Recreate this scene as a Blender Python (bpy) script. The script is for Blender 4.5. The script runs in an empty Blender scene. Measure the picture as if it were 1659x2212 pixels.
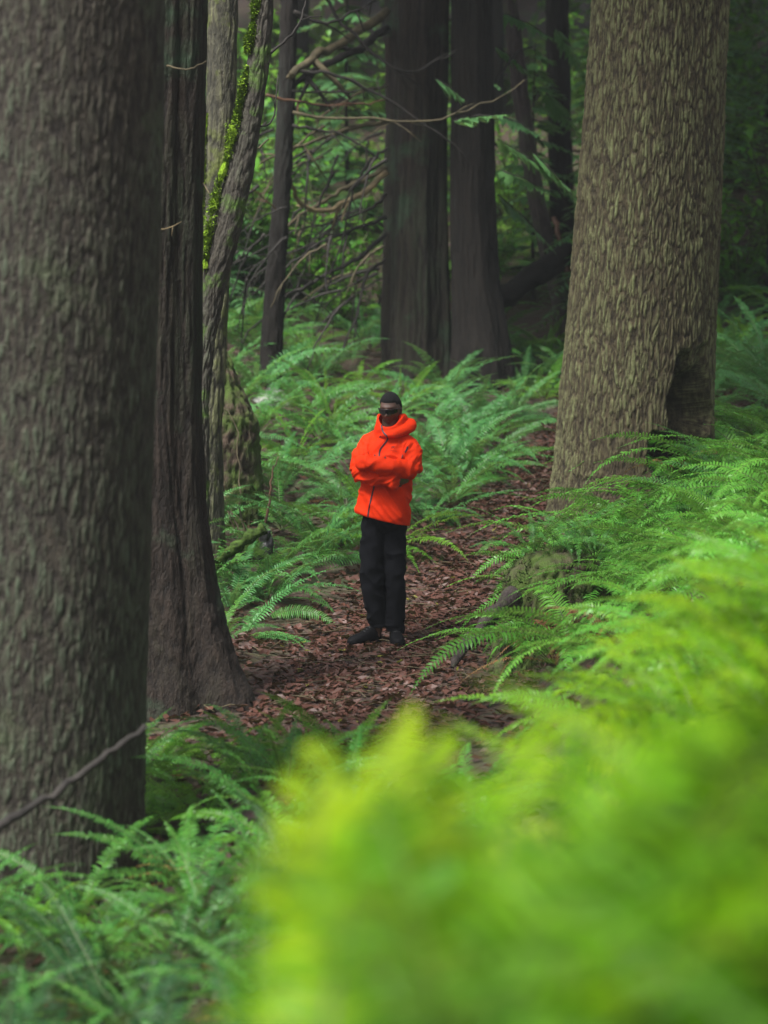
import bpy, bmesh, math, random
import numpy as np
from mathutils import Vector, Matrix
from mathutils.bvhtree import BVHTree

# ------------------------------------------------------------------ camera, sky, sun, exposure
SC = bpy.context.scene
C = SC.collection
R = math.radians
rng = np.random.default_rng(7)
random.seed(7)

CAMZ, PITCH, T = 2.86, 6.0, 18.0 / 85.0
cam_d = bpy.data.cameras.new('camera')
cam = bpy.data.objects.new('camera', cam_d); C.objects.link(cam)
cam.location = (0, 0, CAMZ); cam.rotation_euler = (R(90 - PITCH), 0, 0)
cam_d.sensor_fit = 'VERTICAL'; cam_d.sensor_height = 36.0; cam_d.lens = 85.0
cam_d.clip_start = 0.05; cam_d.clip_end = 500
cam_d.dof.use_dof = True; cam_d.dof.focus_distance = 17.7; cam_d.dof.aperture_fstop = 1.7
SC.camera = cam

SUN_DIR = Vector((-0.42, -0.50, 1.05)).normalized()      # towards the light
W = bpy.data.worlds.new('World'); SC.world = W; W.use_nodes = True
wn, wl = W.node_tree.nodes, W.node_tree.links
bg = wn['Background']; bg.inputs['Strength'].default_value = 0.078
sky = wn.new('ShaderNodeTexSky'); sky.sky_type = 'NISHITA'; sky.sun_disc = False
sky.sun_elevation = math.asin(SUN_DIR.z); sky.sun_rotation = R(222)
sky.air_density = 1.0; sky.dust_density = 4.0; sky.ozone_density = 1.0
hs = wn.new('ShaderNodeHueSaturation'); hs.inputs['Saturation'].default_value = 0.35
wl.new(sky.outputs[0], hs.inputs['Color']); wl.new(hs.outputs[0], bg.inputs['Color'])
sun_d = bpy.data.lights.new('sun', 'SUN'); sun_d.energy = 3.4; sun_d.angle = R(14); sun_d.color = (1.0, 0.97, 0.92)
sun = bpy.data.objects.new('sun', sun_d); C.objects.link(sun)
sun.location = (-10, -12, 30); sun.rotation_euler = SUN_DIR.to_track_quat('Z', 'Y').to_euler()
SC.view_settings.view_transform = 'Standard'; SC.view_settings.look = 'None'
SC.view_settings.exposure = 1.34; SC.view_settings.gamma = 1.0
SC.render.engine = 'CYCLES'
SC.cycles.use_denoising = True
SC.cycles.max_bounces = 8; SC.cycles.diffuse_bounces = 4; SC.cycles.transmission_bounces = 6
SC.cycles.sample_clamp_indirect = 6.0

# ------------------------------------------------------------------ helpers
cp, sp_ = math.cos(R(PITCH)), math.sin(R(PITCH))
def at(px, py, Y):
    """point on the view ray through pixel (px,py) of a 1659x2212 frame, at distance Y"""
    u = (px - 829.5) / 1106.0 * T; v = (1106.0 - py) / 1106.0 * T
    d = Vector((u, cp + v * sp_, -sp_ + v * cp))
    k = Y / d.y
    return Vector((d.x * k, Y, CAMZ + d.z * k))

def softp(x, s):
    x = np.asarray(x, float) / s
    return s * np.where(x > 30, x, np.log1p(np.exp(np.minimum(x, 30))))
def sstep(a, b, x):
    t = np.clip((np.asarray(x, float) - a) / (b - a), 0, 1); return t * t * (3 - 2 * t)

def _hash(ix, iy, iz):
    h = (ix * 374761393 + iy * 668265263 + iz * 2147483647 + 1013904223) & 0xFFFFFFFF
    h = ((h ^ (h >> 13)) * 1274126177) & 0xFFFFFFFF
    return (h ^ (h >> 16)) & 0xFFFFFFFF
_G = rng.normal(size=(256, 3)); _G /= np.linalg.norm(_G, axis=1)[:, None]
def noise3(p):
    p = np.asarray(p, float); i = np.floor(p).astype(np.int64); f = p - i
    w = f * f * f * (f * (f * 6 - 15) + 10)
    r = np.zeros(len(p))
    for dx in (0, 1):
        for dy in (0, 1):
            for dz in (0, 1):
                g = _G[_hash(i[:, 0] + dx, i[:, 1] + dy, i[:, 2] + dz) & 255]
                d = f - np.array([dx, dy, dz])
                ww = (w[:, 0] if dx else 1 - w[:, 0]) * (w[:, 1] if dy else 1 - w[:, 1]) * (w[:, 2] if dz else 1 - w[:, 2])
                r += ww * (g * d).sum(1)
    return r * 1.6
def worley(p):
    """nearest and second nearest cell distance and the nearest cell's random value"""
    p = np.asarray(p, float); i = np.floor(p).astype(np.int64); n = len(p)
    d1 = np.full(n, 9.0); d2 = np.full(n, 9.0); cid = np.zeros(n)
    for dx in (-1, 0, 1):
        for dy in (-1, 0, 1):
            for dz in (-1, 0, 1):
                j = i + np.array([dx, dy, dz]); h = _hash(j[:, 0], j[:, 1], j[:, 2])
                off = np.stack([(h & 1023) / 1023.0, ((h >> 10) & 1023) / 1023.0, ((h >> 20) & 1023) / 1023.0], 1)
                d = np.sqrt((((j + off) - p) ** 2).sum(1)); m = d < d1
                d2 = np.where(m, d1, np.minimum(d2, d)); cid = np.where(m, ((h * 2654435761) & 0xFFFF) / 65535.0, cid); d1 = np.where(m, d, d1)
    return d1, d2, cid
def fbm(p, o=3):
    r = 0; a = 1.0; s = 1.0
    for k in range(o):
        r = r + a * noise3(np.asarray(p) * s + 17.3 * k); a *= 0.5; s *= 2.03
    return r

def mesh_from(name, V, F, mats=(), mi=None, smooth=True):
    me = bpy.data.meshes.new(name)
    me.from_pydata([tuple(v) for v in V], [], [tuple(f) for f in F])
    for m in mats: me.materials.append(m)
    if mi is not None: me.polygons.foreach_set('material_index', np.asarray(mi, np.int32))
    me.polygons.foreach_set('use_smooth', np.full(len(me.polygons), smooth))
    me.update(); return me
def link(name, me, parent=None, loc=None):
    o = bpy.data.objects.new(name, me); C.objects.link(o)
    if parent is not None: o.parent = parent
    if loc is not None: o.location = loc
    return o
def tag(o, label=None, cat=None, group=None, kind=None):
    if label: o['label'] = label
    if cat: o['category'] = cat
    if group: o['group'] = group
    if kind: o['kind'] = kind
    return o
def empty(name, loc, label, cat, group=None):
    o = bpy.data.objects.new(name, None); C.objects.link(o); o.location = loc
    o.empty_display_size = 0.2
    return tag(o, label, cat, group)

class Acc:
    """collects vertices and faces into one mesh"""
    def __init__(s): s.V = []; s.F = []; s.M = []; s.n = 0
    def add(s, V, F, m=0):
        V = np.asarray(V, float); s.V.append(V)
        for f in F: s.F.append(tuple(int(i) + s.n for i in f))
        s.M += [m] * len(F) if np.isscalar(m) else list(m)
        s.n += len(V)
    def tube(s, pts, rad, seg=8, m=0, cap=True):
        pts = [Vector(p) for p in pts]; n = len(pts)
        rad = [rad] * n if np.isscalar(rad) else rad
        V = []; up = Vector((0, 0, 1)); prev = None
        for k in range(n):
            t = (pts[min(k + 1, n - 1)] - pts[max(k - 1, 0)]).normalized()
            if prev is None:
                a = t.cross(up if abs(t.z) < 0.9 else Vector((1, 0, 0))).normalized()
            else:
                a = (prev - t * prev.dot(t)).normalized()
            b = t.cross(a); prev = a
            for j in range(seg):
                an = 2 * math.pi * j / seg
                V.append(pts[k] + (a * math.cos(an) + b * math.sin(an)) * rad[k])
        F = [(k * seg + j, k * seg + (j + 1) % seg, (k + 1) * seg + (j + 1) % seg, (k + 1) * seg + j) for k in range(n - 1) for j in range(seg)]
        if cap: F += [tuple(range(seg))[::-1], tuple((n - 1) * seg + j for j in range(seg))]
        s.add([tuple(v) for v in V], F, m)
    def loft(s, rings, m=0, cap=True):
        seg = len(rings[0]); n = len(rings)
        F = [(k * seg + j, k * seg + (j + 1) % seg, (k + 1) * seg + (j + 1) % seg, (k + 1) * seg + j) for k in range(n - 1) for j in range(seg)]
        if cap: F += [tuple(range(seg))[::-1], tuple((n - 1) * seg + j for j in range(seg))]
        s.add(np.array([p for r in rings for p in r]), F, m)
    def mesh(s, name, mats=(), smooth=True): return mesh_from(name, np.concatenate(s.V), s.F, mats, s.M, smooth)

def curve_pts(P, n):
    """Catmull-Rom through the points"""
    P = [Vector(p) for p in P]; Q = [P[0] * 2 - P[1]] + P + [P[-1] * 2 - P[-2]]; out = []
    m = len(P) - 1
    for k in range(n):
        t = k / (n - 1) * m; i = min(int(t), m - 1); f = t - i
        a, b, c, d = Q[i:i + 4]
        out.append(0.5 * ((2 * b) + (c - a) * f + (2 * a - 5 * b + 4 * c - d) * f * f + (3 * b - a - 3 * c + d) * f ** 3))
    return out

# ------------------------------------------------------------------ materials
def nmat(name):
    m = bpy.data.materials.new(name); m.use_nodes = True
    nt = m.node_tree; return m, nt, nt.nodes['Principled BSDF']
def N(nt, t, **kw):
    n = nt.nodes.new(t)
    for k, v in kw.items():
        if k.startswith('_'): setattr(n, k[1:], v)
        else: n.inputs[k.replace('__', ' ')].default_value = v
    return n
def ramp(nt, stops, fac):
    r = nt.nodes.new('ShaderNodeValToRGB'); e = r.color_ramp.elements
    while len(e) < len(stops): e.new(0.5)
    for el, (p, c) in zip(e, stops): el.position = p; el.color = (*c, 1)
    nt.links.new(fac, r.inputs[0]); return r.outputs[0]
def mixc(nt, a, b, fac, blend='MIX'):
    n = nt.nodes.new('ShaderNodeMix'); n.data_type = 'RGBA'; n.blend_type = blend
    for sock, v in ((n.inputs[0], fac), (n.inputs[6], a), (n.inputs[7], b)):
        if isinstance(v, bpy.types.NodeSocket): nt.links.new(v, sock)
        else: sock.default_value = v if np.isscalar(v) else (*v, 1)
    return n.outputs[2]

def plain(name, col, rough=0.6, spec=0.5, noise=0.0, nscale=40, bump=0.0, sheen=0.0):
    m, nt, b = nmat(name)
    b.inputs['Base Color'].default_value = (*col, 1); b.inputs['Roughness'].default_value = rough
    b.inputs['Specular IOR Level'].default_value = spec
    if noise or bump:
        tc = N(nt, 'ShaderNodeTexCoord'); nz = N(nt, 'ShaderNodeTexNoise', Scale=nscale, Detail=4.0)
        nt.links.new(tc.outputs['Object'], nz.inputs['Vector'])
        if noise:
            c = ramp(nt, [(0.3, [x * (1 - noise) for x in col]), (0.7, [min(1, x * (1 + noise)) for x in col])], nz.outputs[0])
            nt.links.new(c, b.inputs['Base Color'])
        if bump:
            bp = N(nt, 'ShaderNodeBump', Strength=bump, Distance=0.02)
            nt.links.new(nz.outputs[0], bp.inputs['Height']); nt.links.new(bp.outputs[0], b.inputs['Normal'])
    return m

def leaf_mat(name, c0, c1, c2, rough=0.38, trans=0.35, spec=0.32):
    """leaf surface: colour varies per plant and per leaflet, some light passes through"""
    m, nt, b = nmat(name)
    oi = N(nt, 'ShaderNodeObjectInfo'); ge = N(nt, 'ShaderNodeNewGeometry')
    ad = N(nt, 'ShaderNodeMath', _operation='MULTIPLY_ADD'); ad.inputs[1].default_value = 0.62
    m2 = N(nt, 'ShaderNodeMath', _operation='MULTIPLY'); m2.inputs[1].default_value = 0.38
    nt.links.new(ge.outputs['Random Per Island'], m2.inputs[0])
    nt.links.new(oi.outputs['Random'], ad.inputs[0]); nt.links.new(m2.outputs[0], ad.inputs[2])
    col = ramp(nt, [(0.0, c0), (0.5, c1), (1.0, c2)], ad.outputs[0])
    nt.links.new(col, b.inputs['Base Color'])
    b.inputs['Roughness'].default_value = rough; b.inputs['Specular IOR Level'].default_value = spec
    tr = N(nt, 'ShaderNodeBsdfTranslucent'); mx = N(nt, 'ShaderNodeMixShader'); mx.inputs[0].default_value = trans
    tcol = mixc(nt, col, (0.9, 1.0, 0.25), 0.25)
    tc2 = mixc(nt, tcol, col, 0.5)
    nt.links.new(tc2, tr.inputs['Color'])
    out = nt.nodes['Material Output']
    nt.links.new(b.outputs[0], mx.inputs[1]); nt.links.new(tr.outputs[0], mx.inputs[2]); nt.links.new(mx.outputs[0], out.inputs['Surface'])
    return m

def bark_mat(name, crev, ridge, lichen, lich_amt=0.5, moss=None, moss_amt=0.0, patch=1.2, rough=0.85):
    """bark: furrow colour, ridge colour, patches of lichen on the ridges and moss patches"""
    m, nt, b = nmat(name)
    at_ = N(nt, 'ShaderNodeAttribute', _attribute_name='ridge')
    tc = N(nt, 'ShaderNodeTexCoord')
    mp = N(nt, 'ShaderNodeMapping'); mp.inputs['Scale'].default_value = (1, 1, 0.35)
    nt.links.new(tc.outputs['Object'], mp.inputs['Vector'])
    n1 = N(nt, 'ShaderNodeTexNoise', Scale=patch, Detail=4.0, Roughness=0.6); nt.links.new(mp.outputs[0], n1.inputs['Vector'])
    n2 = N(nt, 'ShaderNodeTexNoise', Scale=26.0, Detail=5.0, Roughness=0.65); nt.links.new(mp.outputs[0], n2.inputs['Vector'])
    n3 = N(nt, 'ShaderNodeTexNoise', Scale=90.0, Detail=4.0); nt.links.new(mp.outputs[0], n3.inputs['Vector'])
    base = mixc(nt, crev, ridge, at_.outputs['Fac'])
    base = mixc(nt, base, [min(1, c * 1.7) for c in ridge], ramp(nt, [(0.42, (0, 0, 0)), (0.75, (0.6,) * 3)], n2.outputs[0]))
    tn = N(nt, 'ShaderNodeAttribute', _attribute_name='tone')
    base = mixc(nt, base, ramp(nt, [(0.1, (0.55, 0.5, 0.48)), (0.5, (0.95, 0.95, 0.95)), (0.9, (1.5, 1.42, 1.3))], tn.outputs['Fac']), 0.32, 'MULTIPLY')
    # lichen on ridges in patches
    lf = ramp(nt, [(max(0.02, 0.62 - lich_amt * 0.4), (0, 0, 0)), (min(0.98, 0.78 - lich_amt * 0.3), (1, 1, 1))], n1.outputs[0])
    ml = N(nt, 'ShaderNodeMath', _operation='MULTIPLY'); nt.links.new(lf, ml.inputs[0])
    rr = ramp(nt, [(0.25, (0.05,) * 3), (0.8, (1, 1, 1))], at_.outputs['Fac']); nt.links.new(rr, ml.inputs[1])
    ms = N(nt, 'ShaderNodeMath', _operation='MULTIPLY'); nt.links.new(ml.outputs[0], ms.inputs[0])
    nt.links.new(ramp(nt, [(0.35, (0.25,) * 3), (0.6, (1, 1, 1))], n2.outputs[0]), ms.inputs[1])
    col = mixc(nt, base, lichen, ms.outputs[0])
    if moss is not None:
        n4 = N(nt, 'ShaderNodeTexNoise', Scale=patch * 1.7, Detail=5.0, Roughness=0.65); nt.links.new(tc.outputs['Object'], n4.inputs['Vector'])
        mf = ramp(nt, [(0.68 - 0.4 * moss_amt, (0, 0, 0)), (0.8 - 0.35 * moss_amt, (0.9,) * 3)], n4.outputs[0])
        col = mixc(nt, col, moss, mf)
    nt.links.new(col, b.inputs['Base Color'])
    b.inputs['Roughness'].default_value = rough; b.inputs['Specular IOR Level'].default_value = 0.3
    ab = N(nt, 'ShaderNodeMath', _operation='ADD'); nt.links.new(n2.outputs[0], ab.inputs[0]); nt.links.new(n3.outputs[0], ab.inputs[1])
    bp = N(nt, 'ShaderNodeBump', Strength=0.9, Distance=0.016)
    nt.links.new(ab.outputs[0], bp.inputs['Height']); nt.links.new(bp.outputs[0], b.inputs['Normal'])
    return m

M = {}
M['bark_front'] = bark_mat('bark_front', (0.014, 0.011, 0.010), (0.052, 0.043, 0.033), (0.068, 0.090, 0.058), 0.72, (0.075, 0.10, 0.05), 0.25, 0.9)
M['bark_right'] = bark_mat('bark_right', (0.013, 0.009, 0.006), (0.082, 0.062, 0.036), (0.170, 0.190, 0.085), 0.80, None, 0, 1.1)
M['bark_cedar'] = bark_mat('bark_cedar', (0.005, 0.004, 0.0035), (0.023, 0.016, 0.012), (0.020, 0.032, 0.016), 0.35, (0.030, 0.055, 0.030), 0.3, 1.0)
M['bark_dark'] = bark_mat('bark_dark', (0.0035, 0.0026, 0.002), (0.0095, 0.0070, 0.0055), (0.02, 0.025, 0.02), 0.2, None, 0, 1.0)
M['bark_pale'] = bark_mat('bark_pale', (0.020, 0.019, 0.015), (0.075, 0.072, 0.052), (0.17, 0.18, 0.085), 0.7, (0.10, 0.13, 0.02), 0.35, 2.2)
M['bark_lean'] = bark_mat('bark_lean', (0.015, 0.013, 0.011), (0.05, 0.045, 0.036), (0.08, 0.095, 0.06), 0.4, (0.07, 0.14, 0.018), 0.35, 2.4)
M['stump_wood'] = bark_mat('stump_wood', (0.022, 0.015, 0.011), (0.065, 0.045, 0.032), (0.055, 0.085, 0.025), 0.55, (0.055, 0.095, 0.014), 0.62, 2.6)
M['root_wood'] = bark_mat('root_wood', (0.016, 0.012, 0.012), (0.048, 0.037, 0.035), (0.05, 0.075, 0.03), 0.3, (0.04, 0.07, 0.012), 0.3, 2.6)
M['charred'] = plain('charred', (0.012, 0.012, 0.013), 0.45, 0.5, 0.5, 20, 0.6)
M['moss'] = plain('moss', (0.13, 0.22, 0.012), 0.9, 0.2, 0.6, 30, 0.8)
M['moss_dark'] = plain('moss_dark', (0.030, 0.055, 0.009), 0.9, 0.2, 0.6, 30, 0.8)
M['branch_dark'] = plain('branch_dark', (0.022, 0.019, 0.017), 0.8, 0.3, 0.5, 12, 0.4)
M['branch_mid'] = plain('branch_mid', (0.075, 0.062, 0.035), 0.8, 0.3, 0.5, 8, 0.4)
M['branch_tan'] = plain('branch_tan', (0.17, 0.13, 0.07), 0.75, 0.3, 0.4, 8, 0.3)
M['branch_rust'] = plain('branch_rust', (0.10, 0.052, 0.032), 0.7, 0.3, 0.5, 8, 0.3)
M['stem'] = plain('stem', (0.050, 0.070, 0.016), 0.6, 0.4, 0.4, 20)
M['rock'] = plain('rock', (0.24, 0.25, 0.23), 0.8, 0.4, 0.45, 9, 0.7)
M['fern'] = leaf_mat('fern', (0.030, 0.135, 0.024), (0.050, 0.190, 0.030), (0.088, 0.250, 0.028), 0.46, 0.36)
M['fern_cool'] = leaf_mat('fern_cool', (0.036, 0.150, 0.042), (0.056, 0.200, 0.052), (0.088, 0.250, 0.052), 0.46, 0.34)
M['fern_bright'] = leaf_mat('fern_bright', (0.060, 0.240, 0.024), (0.095, 0.320, 0.034), (0.150, 0.380, 0.045), 0.40, 0.38, 0.3)
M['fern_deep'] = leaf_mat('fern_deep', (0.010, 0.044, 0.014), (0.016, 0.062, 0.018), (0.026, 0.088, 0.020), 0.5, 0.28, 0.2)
M['fern_fresh'] = leaf_mat('fern_fresh', (0.060, 0.215, 0.018), (0.095, 0.270, 0.020), (0.145, 0.310, 0.022), 0.38, 0.40)
M['fern_lime'] = leaf_mat('fern_lime', (0.045, 0.150, 0.001), (0.110, 0.265, 0.001), (0.230, 0.370, 0.003), 0.5, 0.45, 0.2)
M['fern_yellow'] = leaf_mat('fern_yellow', (0.130, 0.240, 0.001), (0.240, 0.360, 0.004), (0.400, 0.480, 0.060), 0.5, 0.45, 0.2)
M['fern_moss'] = leaf_mat('fern_moss', (0.022, 0.085, 0.002), (0.050, 0.160, 0.002), (0.100, 0.240, 0.003), 0.5, 0.40, 0.2)
M['fern_dead'] = leaf_mat('fern_dead', (0.10, 0.040, 0.016), (0.17, 0.070, 0.026), (0.26, 0.13, 0.05), 0.65, 0.2, 0.3)
M['fern_gold'] = leaf_mat('fern_gold', (0.16, 0.15, 0.02), (0.20, 0.20, 0.03), (0.22, 0.17, 0.05), 0.5, 0.35, 0.3)
M['needle'] = leaf_mat('needle', (0.018, 0.050, 0.026), (0.026, 0.070, 0.032), (0.040, 0.095, 0.035), 0.45, 0.2)
M['needle_light'] = leaf_mat('needle_light', (0.045, 0.13, 0.045), (0.065, 0.17, 0.060), (0.09, 0.21, 0.06), 0.45, 0.3)
M['shrub'] = leaf_mat('shrub', (0.055, 0.21, 0.020), (0.090, 0.29, 0.025), (0.14, 0.35, 0.03), 0.45, 0.45)
M['litter'] = leaf_mat('litter', (0.030, 0.014, 0.010), (0.078, 0.033, 0.024), (0.150, 0.068, 0.048), 0.48, 0.08, 0.25)
M['litter_rust'] = leaf_mat('litter_rust', (0.16, 0.05, 0.015), (0.22, 0.08, 0.02), (0.28, 0.18, 0.06), 0.45, 0.1)

def ground_mat(name, cols, scale, bump):
    m, nt, b = nmat(name)
    tc = N(nt, 'ShaderNodeTexCoord')
    n1 = N(nt, 'ShaderNodeTexNoise', Scale=scale, Detail=8.0, Roughness=0.7); nt.links.new(tc.outputs['Object'], n1.inputs['Vector'])
    n2 = N(nt, 'ShaderNodeTexVoronoi', Scale=scale * 9); nt.links.new(tc.outputs['Object'], n2.inputs['Vector'])
    col = ramp(nt, cols, n1.outputs[0])
    col = mixc(nt, col, n2.outputs['Color'], 0.10, 'OVERLAY')
    nt.links.new(col, b.inputs['Base Color']); b.inputs['Roughness'].default_value = 0.7
    bp = N(nt, 'ShaderNodeBump', Strength=bump, Distance=0.03)
    nt.links.new(n2.outputs[0], bp.inputs['Height']); nt.links.new(bp.outputs[0], b.inputs['Normal'])
    return m
M['ground'] = ground_mat('ground', [(0.3, (0.018, 0.013, 0.010)), (0.5, (0.045, 0.026, 0.018)), (0.68, (0.035, 0.048, 0.016))], 1.6, 0.8)
M['path'] = ground_mat('path', [(0.3, (0.022, 0.014, 0.011)), (0.55, (0.060, 0.032, 0.025)), (0.72, (0.095, 0.05, 0.036))], 3.0, 0.8)

# ------------------------------------------------------------------ ground
PY = [6, 9, 12, 14, 16.5, 17.6, 20, 21.8, 24, 26, 30, 36]
PX = [-.55, -.45, -.3, -.2, -.16, .02, .62, 1.12, 1.70, 2.25, 3.3, 4.6]
PWW = [.5, .6, .7, .75, .80, .80, .58, .47, .38, .34, .3, .3]
def path_x(y): return np.interp(y, PY, PX)
def path_w(y): return np.interp(y, PY, PWW)
def hgt0(x, y):
    x = np.asarray(x, float); y = np.asarray(y, float)
    z = 0.12 * softp(y - 18.2, 0.4) + 0.24 * softp(y - 32, 2.5)
    d = x - (path_x(y) + path_w(y))
    bank = (0.36 + 0.55 * (1 - sstep(13, 19, y))) * softp(d - 0.25, 0.12)
    z = z + np.minimum(bank, 1.15 + 0.20 * softp(d - 2, 1)) * sstep(3.5, 7.5, y) * (1 - 0.35 * sstep(24, 34, y))
    dl = (path_x(y) - path_w(y)) - x
    z = z + 0.10 * softp(dl - 0.5, 0.3) * sstep(12, 18, y)
    z = z + 1.92 * (1 - sstep(0.3, 7.2, y)) + 0.42 * softp(x - 0.2, 0.4) * (1 - sstep(7, 12, y))
    z = z - 0.28 * sstep(14.6, 12.8, y) * sstep(-.45, -1.1, x) * sstep(6.5, 9, y)
    z = z + 0.20 * np.exp(-((x - 0.02) / .30) ** 2 - ((y - 2.75) / .75) ** 2)      # hummock under the near ferns
    return z
def hgt(x, y):
    x = np.atleast_1d(np.asarray(x, float)); y = np.atleast_1d(np.asarray(y, float))
    p = np.stack([x, y, np.zeros_like(x)], 1)
    onp = np.exp(-((x - path_x(y)) / (path_w(y) + .15)) ** 4)
    return hgt0(x, y) + fbm(p * 0.6, 3) * 0.10 * (1 - 0.85 * onp) * sstep(3, 8, y) + fbm(p * 3.1, 2) * 0.016
def gz(x, y): return float(hgt(x, y)[0])
def ground_px(px, py):
    """where the view ray through a pixel meets the ground"""
    for k in range(30, 1200):
        Y = k * 0.05; p = at(px, py, Y)
        if p.z < gz(p.x, p.y): return p
    return p

def axis(fine0, fine1, step, lo, hi, g=1.22):
    a = list(np.arange(fine0, fine1 + 1e-6, step)); s = step
    while a[-1] < hi: s *= g; a.append(a[-1] + s)
    s = step
    while a[0] > lo: s *= g; a.insert(0, a[0] - s)
    return np.array(a)
gx = axis(-5, 6, 0.10, -90, 90); gy = axis(1, 34, 0.10, -40, 150)
X, Yg = np.meshgrid(gx, gy); Z = hgt(X.ravel(), Yg.ravel())
nx, ny = len(gx), len(gy)
V = np.stack([X.ravel(), Yg.ravel(), Z], 1)
idx = np.arange(nx * ny).reshape(ny, nx)
F = np.stack([idx[:-1, :-1].ravel(), idx[:-1, 1:].ravel(), idx[1:, 1:].ravel(), idx[1:, :-1].ravel()], 1)
g = link('ground', mesh_from('ground', V, F.tolist(), [M['ground']])); tag(g, kind='structure')
# path sheet just above the ground
ys = np.arange(10.5, 34, 0.08); us = np.linspace(-1, 1, 25)
U, Yp = np.meshgrid(us, ys); edge = 1 + 0.25 * noise3(np.stack([Yp.ravel() * 1.3, np.sign(U.ravel()) * 5, 0 * U.ravel()], 1)).reshape(U.shape)
Xp = path_x(Yp) + U * path_w(Yp) * edge
Zp = hgt(Xp.ravel(), Yp.ravel()).reshape(U.shape) + 0.022 - 0.03 * np.abs(U) ** 6
n1, n0 = U.shape; ii = np.arange(n0 * n1).reshape(n1, n0)
Fp = np.stack([ii[:-1, :-1].ravel(), ii[:-1, 1:].ravel(), ii[1:, 1:].ravel(), ii[1:, :-1].ravel()], 1)
po = link('path', mesh_from('path', np.stack([Xp.ravel(), Yp.ravel(), Zp.ravel()], 1), Fp.tolist(), [M['path']])); tag(po, kind='structure')

# fallen leaves on the path and between the ferns
def litter(n, sampler, smin, smax):
    xs, yy = sampler(n); n = len(xs); zz = hgt(xs, yy) + 0.022 + rng.uniform(0, 0.022, n)
    Vs, Fs = [], []
    base = np.array([(-.5, 0, 0), (-.15, -.28, .03), (-.15, .28, .03), (.2, -.22, .02), (.2, .22, .02), (.55, 0, 0.0), (0.02, 0, -.03)])
    fa = [(0, 1, 6), (0, 6, 2), (1, 3, 6), (2, 6, 4), (3, 5, 6), (4, 6, 5)]
    for k in range(n):
        s = rng.uniform(smin, smax); b = base.copy()
        b[:, 1] *= rng.uniform(.6, 1.2); b[:, 2] += rng.uniform(-.1, .45) * np.abs(b[:, 1]) * 1.3 + rng.uniform(-.25, .35) * b[:, 0] ** 2
        b += rng.normal(0, .035, b.shape); b *= s
        a = rng.uniform(0, 6.283); t, r2 = rng.normal(0, .32, 2)
        Rm = np.array(Matrix.Rotation(a, 3, 'Z') @ Matrix.Rotation(t, 3, 'X') @ Matrix.Rotation(r2, 3, 'Y'))
        Vs.append(b @ Rm.T + (xs[k], yy[k], zz[k])); Fs += [tuple(i + 7 * k for i in f) for f in fa]
    return np.concatenate(Vs), Fs
def samp_path(n):
    y = 13.6 + rng.random(n) ** 0.9 * 14.5
    x = path_x(y) + np.clip(rng.normal(0, .62, n), -1.5, 1.5) * path_w(y) * 1.15
    nz = noise3(np.stack([x * 1.7, y * 1.1, 0 * x], 1)) + .5 * noise3(np.stack([x * 4, y * 3, 0 * x + 4], 1)); keep = (nz < .12) | (rng.random(n) < .35)
    return x[keep], y[keep]
Vl, Fl = litter(23000, samp_path, .028, .098)
lo = link('leaf_litter', mesh_from('leaf_litter', Vl, Fl, [M['litter']], smooth=False))
tag(lo, 'wet brown fallen leaves carpeting the path', 'fallen leaves', kind='stuff')
def samp_wide(n):
    return rng.uniform(-3.2, 4.2, n), rng.uniform(9, 29, n)
Vl, Fl = litter(7000, samp_wide, .05, .11)
lo = link('leaf_litter', mesh_from('leaf_litter', Vl, Fl, [M['litter']], smooth=False))
tag(lo, 'brown fallen leaves scattered between the ferns', 'fallen leaves', kind='stuff')
TW = Acc()
for k in range(420):
    y = rng.uniform(13.8, 27); x = float(path_x(y) + rng.normal(0, .6) * path_w(y)); a = rng.uniform(0, 6.28); l = rng.uniform(.08, .32); z = gz(x, y) + .045
    TW.tube([(x, y, z), (x + math.cos(a) * l * .5, y + math.sin(a) * l * .5, z + rng.uniform(0, .02)), (x + math.cos(a + .3) * l, y + math.sin(a + .3) * l, z)], [.004, .0035, .002], 4)
lo = link('twig_litter', TW.mesh('twig_litter', [M['branch_mid']])); tag(lo, 'small dead twigs strewn among the leaves on the path', 'twigs', kind='stuff')
def samp_few(n):
    y = 13.8 + rng.random(n) * 11; return path_x(y) + rng.normal(0, .5, n) * path_w(y), y
Vl, Fl = litter(130, samp_few, .04, .08)
lo = link('leaf_litter', mesh_from('leaf_litter', Vl, Fl, [M['fern_gold']], smooth=False))
tag(lo, 'scattered pale yellow green leaves lying on the brown path', 'fallen leaves', kind='stuff')

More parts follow.
